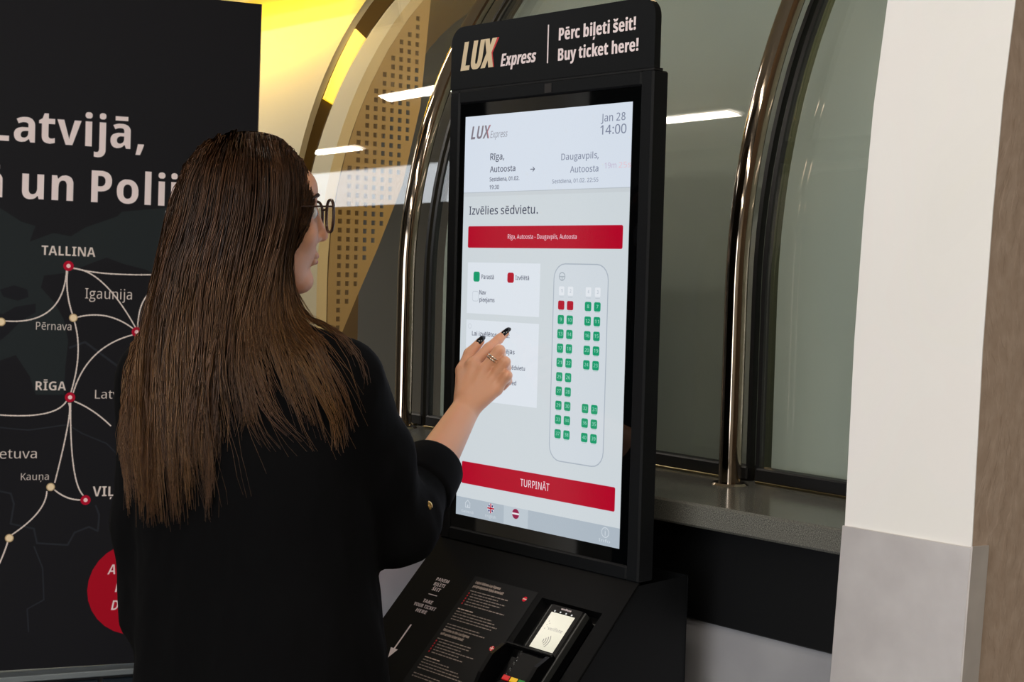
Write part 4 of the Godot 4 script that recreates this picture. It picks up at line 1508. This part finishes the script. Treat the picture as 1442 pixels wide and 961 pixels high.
	bar(tr, Vector3(-0.044, 0.86, 0.511), 0.085, 0.1, 0.05)
	bar(tr, Vector3(-0.041, 0.79, 0.511), 0.09, 0.1, 0.05)
	for s in [-1.0, 1.0]:
		var hip: Vector3 = Vector3(-0.041, 0.78, 0.511) + ACROSS * 0.085 * s
		var knee: Vector3 = Vector3(-0.041, 0.46, 0.500) + ACROSS * 0.095 * s
		var ank: Vector3 = Vector3(-0.041, 0.10, 0.525) + ACROSS * 0.1 * s
		tr.cap(hip, knee, 0.092, 0.068, 0.03)
		tr.cap(knee, ank, 0.068, 0.055, 0.02)
	var tm := MB.new()
	tr.into(tm)
	shift(tm, back)
	obj("trousers", tm, M.trousers_black, t)
	for s in [-1.0, 1.0]:
		var sh := Field.new(Vector3(-0.25, -0.02, 0.25), Vector3(0.2, 0.16, 0.68), 0.009)
		var an: Vector3 = Vector3(-0.041, 0.0, 0.525) + ACROSS * 0.1 * s
		sh.cap(an + Vector3(0, 0.035, 0.02), an + AHEAD * 0.06 + Vector3(0, 0.04, 0), 0.034, 0.036, 0.02)
		sh.cap(an + AHEAD * 0.06 + Vector3(0, 0.036, 0), an + AHEAD * 0.17 + Vector3(0, 0.03, 0), 0.036, 0.028, 0.02)
		sh.cap(an + Vector3(0, 0.05, 0.012), an + Vector3(0, 0.11, 0.0), 0.036, 0.04, 0.02)
		var sm := MB.new()
		sh.into(sm)
		for k in sm.v.size():
			if sm.v[k].y < 0.002:
				sm.v[k] = Vector3(sm.v[k].x, 0.002, sm.v[k].z)
		shift(sm, back)
		obj("shoe", sm, M.shoe_black, t)
	# --- hair
	var hf := scalp_field()
	var hm := hair(bz, hf)
	shift(hm, back)
	var ho := obj("hair", hm, M.hair, t)
	ho.set_meta("label", "long loose brown hair with lighter caramel ends")
	face_parts(t, back)

func shift(mb: MB, xf: Transform3D) -> void:
	for k in mb.v.size():
		mb.v[k] = xf * mb.v[k]

func smooth(mb: MB) -> void:
	# average the normals of vertices that lie together
	var sum := {}
	for k in mb.v.size():
		var key := (mb.v[k] * 20000.0).round()
		sum[key] = sum.get(key, Vector3.ZERO) + mb.n[k]
	for k in mb.v.size():
		mb.n[k] = sum[(mb.v[k] * 20000.0).round()].normalized()

func head_field() -> Field:
	var F := Field.new(HEAD - Vector3(0.14, 0.26, 0.15), HEAD + Vector3(0.15, 0.13, 0.15), 0.0036)
	var B := Basis(FACE_R, Vector3.UP, -FACE)
	F.cap(NECK + Vector3(0, -0.02, 0), hp(-0.02, -0.07, 0), 0.052, 0.05, 0.02)
	F.ell(hp(-0.012, 0.012, 0), B, Vector3(0.074, 0.098, 0.092), 0.02)
	F.ell(hp(0.034, -0.03, 0), B, Vector3(0.062, 0.082, 0.062), 0.02)
	F.ell(hp(0.060, 0.038, 0), B, Vector3(0.052, 0.035, 0.034), 0.02)
	for s in [-1.0, 1.0]:
		F.cap(hp(0.01, -0.055, 0.052 * s), hp(0.062, -0.100, 0.014 * s), 0.018, 0.016, 0.02)
		F.ell(hp(0.066, -0.030, 0.036 * s), B, Vector3(0.022, 0.02, 0.018), 0.015)
		F.ell(hp(0.089, 0.004, 0.031 * s), B, Vector3(0.016, 0.011, 0.012), 0.01, true)
		F.ell(hp(-0.012, -0.012, 0.073 * s), B, Vector3(0.008, 0.03, 0.018), 0.006)
		F.ell(hp(0.094, -0.036, 0.009 * s), B, Vector3(0.007, 0.006, 0.008), 0.006)
	F.ell(hp(0.076, -0.100, 0), B, Vector3(0.021, 0.017, 0.017), 0.015)
	F.cap(hp(0.090, 0.014, 0), hp(0.106, -0.028, 0), 0.0065, 0.0085, 0.010)
	F.ell(hp(0.107, -0.030, 0), B, Vector3(0.009, 0.0085, 0.009), 0.006)
	F.ell(hp(0.091, -0.060, 0), B, Vector3(0.022, 0.007, 0.009), 0.006)
	F.ell(hp(0.089, -0.070, 0), B, Vector3(0.018, 0.007, 0.009), 0.005)
	return F

func hand_right() -> Field:
	var F := Field.new(Vector3(-0.135, 1.05, -0.004), Vector3(0.11, 1.405, 0.39), 0.0034)
	# forearm, then palm fanning out to the knuckles
	F.cap(ELBOW_R, ELBOW_R.lerp(WRIST_R, 0.45), 0.040, 0.0365, 0.01)
	F.cap(ELBOW_R.lerp(WRIST_R, 0.45), WRIST_R, 0.0355, 0.0245, 0.012)
	var w := WRIST_R
	var mcp := [Vector3(-0.0758, 1.3235, 0.0768), Vector3(-0.0534, 1.3147, 0.0714), Vector3(-0.0390, 1.3002, 0.0654), Vector3(-0.0305, 1.2851, 0.0638)]
	for k in 4:
		F.cap(w + (mcp[k] - w) * 0.08, mcp[k], 0.0172, 0.0112, 0.007)
	F.cap(mcp[0], mcp[3], 0.0088, 0.0088, 0.006)
	# index pointing at the glass
	F.cap(mcp[0], Vector3(-0.0765, 1.3499, 0.0424), 0.0108, 0.0092, 0.006)
	F.cap(Vector3(-0.0765, 1.3499, 0.0424), Vector3(-0.0742, 1.3655, 0.0212), 0.0092, 0.0080, 0.004)
	F.cap(Vector3(-0.0742, 1.3655, 0.0212), Vector3(-0.0695, 1.3768, 0.0095), 0.0080, 0.0066, 0.004)
	# the other fingers curled under
	var pip := [Vector3(-0.0380, 1.3487, 0.0527), Vector3(-0.0232, 1.3305, 0.0528), Vector3(-0.0159, 1.3085, 0.0539)]
	var dip := [Vector3(-0.0570, 1.3400, 0.0320), Vector3(-0.0425, 1.3190, 0.0310), Vector3(-0.0330, 1.2975, 0.0360)]
	var tip := [Vector3(-0.0640, 1.3240, 0.0340), Vector3(-0.0510, 1.3040, 0.0345), Vector3(-0.0410, 1.2860, 0.0390)]
	for k in 3:
		var r := 0.0102 - k * 0.0007
		F.cap(mcp[k + 1], pip[k], r + 0.0008, r, 0.004)
		F.cap(pip[k], dip[k], r, r - 0.0014, 0.003)
		F.cap(dip[k], tip[k], r - 0.0014, r - 0.0026, 0.003)
	# thumb along the far side of the hand
	F.cap(Vector3(-0.0680, 1.2720, 0.1020), Vector3(-0.0965, 1.3120, 0.0812), 0.0165, 0.0125, 0.012)
	F.cap(Vector3(-0.0965, 1.3120, 0.0812), Vector3(-0.1010, 1.3400, 0.0630), 0.0118, 0.0100, 0.005)
	F.cap(Vector3(-0.1010, 1.3400, 0.0630), Vector3(-0.0945, 1.3610, 0.0450), 0.0100, 0.0074, 0.004)
	return F

func hand_left() -> Field:
	var F := Field.new(Vector3(-0.31, 0.70, 0.48), Vector3(-0.15, 0.98, 0.68), 0.0045)
	var w := WRIST_L
	F.cap(w + Vector3(0, 0.05, 0), w, 0.029, 0.025, 0.01)
	var dn := Vector3(0.16, -0.97, -0.12).normalized()
	var ac := Vector3(-0.12, 0.0, -0.99)
	for k in 4:
		var m: Vector3 = w + dn * (0.082 - absf(k - 1.3) * 0.004) + ac * (0.026 - k * 0.017)
		F.cap(w + dn * 0.012 + ac * (0.012 - k * 0.008), m, 0.018, 0.0125, 0.012)
		var l: float = [0.066, 0.074, 0.068, 0.054][k]
		var p: Vector3 = m + dn * l * 0.5 + Vector3(0.004, 0, 0)
		var q: Vector3 = p + (dn + Vector3(0.35, 0, 0)).normalized() * l * 0.5
		F.cap(m, p, 0.0098, 0.0088, 0.003)
		F.cap(p, q, 0.0088, 0.0066, 0.003)
	F.cap(w + dn * 0.02 + ac * 0.02, w + dn * 0.05 + ac * 0.043, 0.015, 0.0115, 0.008)
	F.cap(w + dn * 0.05 + ac * 0.043, w + dn * 0.1 + ac * 0.052, 0.0112, 0.0075, 0.003)
	return F

func scalp_field() -> Field:
	var F := Field.new(HEAD - Vector3(0.16, 0.3, 0.16), HEAD + Vector3(0.16, 0.16, 0.16), 0.007)
	var B := Basis(FACE_R, Vector3.UP, -FACE)
	F.ell(hp(-0.012, 0.012, 0), B, Vector3(0.078, 0.102, 0.096), 0.02)
	F.ell(hp(0.025, -0.03, 0), B, Vector3(0.066, 0.085, 0.062), 0.02)
	F.cap(NECK, hp(-0.02, -0.07, 0), 0.056, 0.054, 0.02)
	return F
const GUIDES = [
	[Vector3(-0.1113, 1.6659, 0.4378), Vector3(-0.0809, 1.6305, 0.4372), Vector3(-0.0528, 1.5600, 0.4561), Vector3(-0.0364, 1.4963, 0.4796), Vector3(0.0033, 1.4350, 0.4929), Vector3(0.0637, 1.3918, 0.4974), Vector3(0.1211, 1.3621, 0.4967), Vector3(0.1530, 1.3179, 0.4878)],
	[Vector3(-0.1000, 1.6726, 0.4545), Vector3(-0.0377, 1.6260, 0.4792), Vector3(-0.0089, 1.5575, 0.4972), Vector3(0.0039, 1.4754, 0.5186), Vector3(0.0468, 1.4062, 0.5364), Vector3(0.1155, 1.3509, 0.5401), Vector3(0.1520, 1.2859, 0.5351), Vector3(0.1662, 1.2289, 0.5240)],
	[Vector3(-0.0979, 1.6776, 0.4812), Vector3(-0.0097, 1.6270, 0.5225), Vector3(0.0110, 1.5554, 0.5347), Vector3(0.0128, 1.4748, 0.5531), Vector3(0.0241, 1.4054, 0.5753), Vector3(0.0599, 1.3387, 0.5856), Vector3(0.0899, 1.2724, 0.5730), Vector3(0.1206, 1.2261, 0.5581)],
	[Vector3(-0.0989, 1.6782, 0.5115), Vector3(-0.0115, 1.6238, 0.5686), Vector3(0.0054, 1.5531, 0.5848), Vector3(-0.0012, 1.4737, 0.5974), Vector3(0.0035, 1.3948, 0.6125), Vector3(0.0124, 1.3169, 0.6232), Vector3(0.0195, 1.2339, 0.6215), Vector3(0.0243, 1.1445, 0.6080)],
	[Vector3(-0.1079, 1.6734, 0.5361), Vector3(-0.0451, 1.6286, 0.5894), Vector3(-0.0318, 1.5524, 0.6098), Vector3(-0.0411, 1.4724, 0.6254), Vector3(-0.0362, 1.3931, 0.6404), Vector3(-0.0360, 1.3140, 0.6458), Vector3(-0.0308, 1.2152, 0.6471), Vector3(-0.0300, 1.1098, 0.6390)],
	[Vector3(-0.1217, 1.6656, 0.5514), Vector3(-0.1019, 1.6204, 0.5920), Vector3(-0.0918, 1.5528, 0.6152), Vector3(-0.1027, 1.4713, 0.6326), Vector3(-0.1074, 1.3899, 0.6433), Vector3(-0.0984, 1.2995, 0.6548), Vector3(-0.0944, 1.1987, 0.6576), Vector3(-0.0941, 1.1013, 0.6495)],
	[Vector3(-0.1372, 1.6578, 0.5539), Vector3(-0.1568, 1.6077, 0.5783), Vector3(-0.1560, 1.5441, 0.5965), Vector3(-0.1658, 1.4602, 0.6129), Vector3(-0.1719, 1.3868, 0.6245), Vector3(-0.1551, 1.3049, 0.6417), Vector3(-0.1408, 1.1927, 0.6489), Vector3(-0.1330, 1.1004, 0.6471)],
	[Vector3(-0.1514, 1.6628, 0.5394), Vector3(-0.2023, 1.6000, 0.5541), Vector3(-0.2180, 1.5355, 0.5608), Vector3(-0.2252, 1.4489, 0.5746), Vector3(-0.2240, 1.3735, 0.5932), Vector3(-0.2075, 1.3004, 0.6246), Vector3(-0.2008, 1.2159, 0.6235), Vector3(-0.1732, 1.1348, 0.6291)],
	[Vector3(-0.1651, 1.6779, 0.4943), Vector3(-0.2307, 1.6254, 0.5095), Vector3(-0.2556, 1.5488, 0.5121), Vector3(-0.2617, 1.4487, 0.5256), Vector3(-0.2444, 1.3610, 0.5427), Vector3(-0.2205, 1.2757, 0.5671), Vector3(-0.1990, 1.1810, 0.5801), Vector3(-0.1959, 1.0952, 0.5829)],
	[Vector3(-0.1527, 1.6809, 0.4517), Vector3(-0.2154, 1.6290, 0.4490), Vector3(-0.2362, 1.5515, 0.4473), Vector3(-0.2391, 1.4614, 0.4567), Vector3(-0.2333, 1.3718, 0.4715), Vector3(-0.2454, 1.2925, 0.4754), Vector3(-0.2505, 1.2240, 0.4711), Vector3(-0.2481, 1.1789, 0.4717)],
	[Vector3(-0.1368, 1.6718, 0.4207), Vector3(-0.1697, 1.6308, 0.4002), Vector3(-0.1846, 1.5647, 0.3914), Vector3(-0.1813, 1.4746, 0.4089), Vector3(-0.1792, 1.4075, 0.4260), Vector3(-0.1895, 1.3399, 0.4270), Vector3(-0.1982, 1.2718, 0.4265), Vector3(-0.1973, 1.2269, 0.4288)],
]

func guide(g: Array, t: float) -> Vector3:
	# smooth curve through the points of one lock
	var f := clampf(t, 0.0, 0.9999) * (g.size() - 1)
	var i := int(f)
	var u := f - i
	var p0: Vector3 = g[maxi(i - 1, 0)]
	var p1: Vector3 = g[i]
	var p2: Vector3 = g[i + 1]
	var p3: Vector3 = g[mini(i + 2, g.size() - 1)]
	return 0.5 * ((2.0 * p1) + (p2 - p0) * u + (2.0 * p0 - 5.0 * p1 + 4.0 * p2 - p3) * u * u + (3.0 * p1 - p0 - 3.0 * p2 + p3) * u * u * u)

func across_guides(s: float, t: float) -> Vector3:
	var i := clampi(int(s), 0, GUIDES.size() - 2)
	var u := clampf(s - i, 0.0, 1.0)
	var p := []
	for k in [-1, 0, 1, 2]:
		p.append(guide(GUIDES[clampi(i + k, 0, GUIDES.size() - 1)], t))
	return 0.5 * ((2.0 * p[1]) + (p[2] - p[0]) * u + (2.0 * p[0] - 5.0 * p[1] + 4.0 * p[2] - p[3]) * u * u + (3.0 * p[1] - p[0] - 3.0 * p[2] + p[3]) * u * u * u)

func hair(bz: Field, hf: Field) -> MB:
	var mb := MB.new()
	var rng := RandomNumberGenerator.new()
	rng.seed = 11
	var nf := FastNoiseLite.new()
	nf.seed = 9
	nf.frequency = 1.0
	# under-layer: a dark sheet just inside the strands
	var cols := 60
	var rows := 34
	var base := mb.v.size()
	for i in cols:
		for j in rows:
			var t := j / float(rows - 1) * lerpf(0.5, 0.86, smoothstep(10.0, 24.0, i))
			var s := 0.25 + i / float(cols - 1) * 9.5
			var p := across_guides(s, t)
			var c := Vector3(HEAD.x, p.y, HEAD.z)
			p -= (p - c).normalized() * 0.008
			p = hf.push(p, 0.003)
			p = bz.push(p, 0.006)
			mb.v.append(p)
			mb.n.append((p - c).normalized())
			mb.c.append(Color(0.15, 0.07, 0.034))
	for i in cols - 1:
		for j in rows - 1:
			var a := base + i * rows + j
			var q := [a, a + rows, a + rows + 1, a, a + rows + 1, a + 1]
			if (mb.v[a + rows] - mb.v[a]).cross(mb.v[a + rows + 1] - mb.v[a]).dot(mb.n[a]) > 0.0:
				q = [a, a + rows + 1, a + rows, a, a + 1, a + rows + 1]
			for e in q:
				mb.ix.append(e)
	# locks of strands
	var dark := Color(0.11, 0.050, 0.026)
	var mid := Color(0.45, 0.195, 0.08)
	var tip := Color(0.9, 0.44, 0.14)
	var seg := 22
	for lock in 330:
		var s := rng.randf_range(0.0, 10.0)
		if lock < 270:
			s = rng.randf_range(0.0, 8.6)
		var shade := rng.randf()
		var amber := pow(rng.randf(), 1.6)
		var clump := rng.randf_range(0.55, 1.0)
		var ph := rng.randf() * TAU
		var amp := rng.randf_range(0.003, 0.017)
		var beat := rng.randf_range(6.0, 12.0)
		var lift := rng.randf_range(-0.004, 0.010)
		var ends := rng.randf_range(0.82, 1.0)
		if s < 3.2:
			ends = rng.randf_range(0.5, 0.72) if rng.randf() < 0.8 else rng.randf_range(0.75, 1.0)
		for k in 13:
			var ds := rng.randf_range(-0.24, 0.24)
			var dl := rng.randf_range(-0.005, 0.005)
			var en := ends * rng.randf_range(0.94, 1.0)
			var w0 := rng.randf_range(0.00045, 0.00085)
			var tone := clampf(shade * 1.3 - 0.15 + rng.randf_range(-0.2, 0.2), 0.0, 1.0)
			var pts := []
			for j in seg:
				var t := j / float(seg - 1) * en
				var tight := lerpf(1.0, 0.2, clump * smoothstep(0.3, 1.0, t))
				var p := across_guides(clampf(s + ds * tight, 0.0, 10.0), t)
				var c := Vector3(HEAD.x, p.y, HEAD.z)
				var out := (p - c).normalized()
				var tan := out.cross(Vector3.UP)
				var wav := sin(ph + t * beat) * amp * smoothstep(0.25, 1.0, t)
				wav += nf.get_noise_2d(s * 31.0 + k * 0.15, t * 2.2) * 0.010 * t
				p += out * ((lift + dl) * smoothstep(0.0, 0.25, t) + nf.get_noise_2d(s * 17.0 + 50.0, t * 4.0) * 0.006) + tan * wav
				p = hf.push(p, 0.006)
				p = bz.push(p, 0.009 + dl * 0.6 + maxf(lift, 0.0) * 0.5)
				pts.append(p)
			strand(mb, pts, w0, dark.lerp(mid, tone), mid.lerp(tip, 0.25 + 0.75 * amber), amber)
	# a few loose hairs that stand away
	for k in 60:
		var s := rng.randf_range(0.2, 8.5)
		var pts := []
		var ph := rng.randf() * TAU
		var away := rng.randf_range(0.008, 0.022)
		for j in seg:
			var t := j / float(seg - 1) * rng.randf_range(0.97, 1.0)
			var p := across_guides(s, t)
			var out := (p - Vector3(HEAD.x, p.y, HEAD.z)).normalized()
			p += out * away * smoothstep(0.1, 0.7, t) + out.cross(Vector3.UP) * sin(ph + t * 6.0) * 0.014 * t
			p = bz.push(p, 0.008)
			pts.append(p)
		strand(mb, pts, 0.00035, mid, tip, 0.7)
	return mb

func strand(mb: MB, pts: Array, w0: float, c0: Color, c1: Color, amber: float) -> void:
	var n := pts.size()
	var base := mb.v.size()
	var side := Vector3.ZERO
	for j in n:
		var a: Vector3 = pts[maxi(j - 1, 0)]
		var b: Vector3 = pts[mini(j + 1, n - 1)]
		var t := (b - a).normalized()
		if j == 0:
			side = t.cross(Vector3(0.3, 0.2, 0.93)).normalized()
		else:
			side = (side - t * side.dot(t)).normalized()
		var bi := t.cross(side)
		var f := j / float(n - 1)
		var w := w0 * (1.0 - 0.75 * smoothstep(0.75, 1.0, f))
		var col := c0.lerp(c1, smoothstep(0.3, 0.95, f) * (0.5 + 0.5 * amber))
		for k in 3:
			var m := side * cos(k * TAU / 3.0) + bi * sin(k * TAU / 3.0)
			mb.v.append(pts[j] + m * w)
			mb.n.append(m)
			mb.c.append(col)
	for j in n - 1:
		for k in 3:
			var a := base + j * 3 + k
			var b := base + j * 3 + (k + 1) % 3
			for e in [a, b, b + 3, a, b + 3, a + 3]:
				mb.ix.append(e)

func face_parts(t: Node3D, back: Transform3D) -> void:
	for s in [-1.0, 1.0]:
		var mb := MB.new()
		var eb := Basis(FACE_R, Vector3.UP, -FACE)
		ball(mb, hp(0.076, 0.003, 0.031 * s), 0.0118)
		shift(mb, back)
		var eye := obj("eye", mb, M.eye_white, t)
		mb = MB.new()
		ball(mb, hp(0.0842, 0.002, 0.0312 * s), 0.0048)
		shift(mb, back)
		obj("iris", mb, M.iris, eye)
		mb = MB.new()
		sweep(mb, [hp(0.088, 0.024, 0.014 * s), hp(0.0895, 0.030, 0.028 * s), hp(0.084, 0.029, 0.040 * s), hp(0.072, 0.022, 0.052 * s)], [0.002, 0.003, 0.0026, 0.001], 8)
		shift(mb, back)
		obj("eyebrow", mb, M.brow, t)
		# nails are on the right hand only where they show
	var lm := MB.new()
	sweep(lm, [hp(0.083, -0.064, -0.021), hp(0.0965, -0.062, -0.009), hp(0.0985, -0.0635, 0.0), hp(0.0965, -0.062, 0.009), hp(0.083, -0.064, 0.021)], [0.001, 0.0034, 0.003, 0.0034, 0.001], 8)
	sweep(lm, [hp(0.083, -0.066, -0.020), hp(0.0955, -0.0705, -0.008), hp(0.0965, -0.071, 0.0), hp(0.0955, -0.0705, 0.008), hp(0.083, -0.066, 0.020)], [0.001, 0.0036, 0.004, 0.0036, 0.001], 8)
	shift(lm, back)
	obj("lips", lm, M.lip, t)
	# spectacles
	var g := Node3D.new()
	g.name = "glasses"
	t.add_child(g)
	for s in [-1.0, 1.0]:
		var loop := []
		for k in 32:
			var a := k * TAU / 32
			var ca := cos(a)
			var sa := sin(a)
			var x := signf(ca) * pow(absf(ca), 0.72) * 0.0255
			var y := signf(sa) * pow(absf(sa), 0.72) * 0.0240
			loop.append(hp(0.1105 - absf(0.034 + x * s * s) * 0.10, -0.001 + y, s * 0.0345 + x))
		for k in 32:
			var r: float = (loop[k] - HEAD).dot(FACE_R)
			loop[k] = hp(0.1115 - absf(r) * 0.14, (loop[k] - HEAD).y, r)
		var mb := MB.new()
		sweep(mb, loop, 0.0022, 8, true)
		shift(mb, back)
		obj("rim", mb, M.tortoise_rim, g)
		mb = MB.new()
		var cen := Vector3.ZERO
		for q in loop:
			cen += q / 32.0
		for k in 32:
			mb.tri(cen, loop[k], loop[(k + 1) % 32], FACE, FACE, FACE)
		shift(mb, back)
		obj("lens", mb, M.lens_glass, g)
		mb = MB.new()
		sweep(mb, [hp(0.1035, 0.012, s * 0.060), hp(0.098, 0.012, s * 0.068), hp(0.05, 0.010, s * 0.074), hp(-0.01, 0.008, s * 0.079), hp(-0.03, -0.012, s * 0.078)], 0.0014, 8)
		shift(mb, back)
		obj("temple_arm", mb, M.tortoise_rim, g)
	var bm := MB.new()
	sweep(bm, [hp(0.110, 0.008, -0.0095), hp(0.1135, 0.011, 0.0), hp(0.110, 0.008, 0.0095)], 0.0015, 8)
	shift(bm, back)
	obj("bridge", bm, M.tortoise_rim, g)
	# ring on the middle finger
	var a := Vector3(-0.0534, 1.3147, 0.0714).lerp(Vector3(-0.0380, 1.3487, 0.0527), 0.58)
	var ax := (Vector3(-0.0380, 1.3487, 0.0527) - Vector3(-0.0534, 1.3147, 0.0714)).normalized()
	var u := ax.cross(Vector3.UP).normalized()
	var v := ax.cross(u)
	for off in [-0.0022, 0.0022]:
		var loop := []
		for k in 24:
			loop.append(a + ax * off + (u * cos(k * TAU / 24) + v * sin(k * TAU / 24)) * 0.0112)
		var mb := MB.new()
		sweep(mb, loop, 0.0014, 8, true)
		shift(mb, back)
		obj("ring", mb, M.silver_ring, t)
	# dark polished nails
	nail(t, back, Vector3(-0.0742, 1.3655, 0.0212), Vector3(-0.0695, 1.3768, 0.0095), 0.0066)
	nail(t, back, Vector3(-0.1010, 1.3400, 0.0630), Vector3(-0.0945, 1.3610, 0.0450), 0.0074)

func nail(t: Node3D, back: Transform3D, a: Vector3, b: Vector3, r: float) -> void:
	var ax := (b - a).normalized()
	var up := (Vector3(0.62, 0.35, 0.7) - ax * Vector3(0.62, 0.35, 0.7).dot(ax)).normalized()
	var sd := ax.cross(up)
	var mb := MB.new()
	var nu := 8
	var nv := 6
	var P := []
	for i in nu + 1:
		var row := []
		var f := i / float(nu)
		var w := r * 0.78 * sqrt(maxf(1.0 - pow(absf(f * 1.12 - 0.42) / 0.72, 4.0), 0.02))
		for j in nv + 1:
			var g := (j / float(nv) - 0.5) * 2.0
			var ang := g * 1.05
			row.append(b - ax * 0.004 + ax * (f * 0.0185 - 0.003) + sd * sin(ang) * w + up * (cos(ang) * w * 0.75 + 0.0036 - f * f * 0.003))
		P.append(row)
	for i in nu:
		for j in nv:
			mb.quad(P[i][j], P[i + 1][j], P[i + 1][j + 1], P[i][j + 1], up)
	smooth(mb)
	shift(mb, back)
	obj("fingernail", mb, M.nail_polish, t)

func ball(mb: MB, c: Vector3, r: float) -> void:
	var prof := []
	for k in 13:
		var a := -PI / 2 + k * PI / 12
		prof.append(Vector2(maxf(r * cos(a), 0.00001), r * sin(a)))
	lathe(mb, prof, Transform3D(Basis.IDENTITY, c), 18)
	smooth(mb)
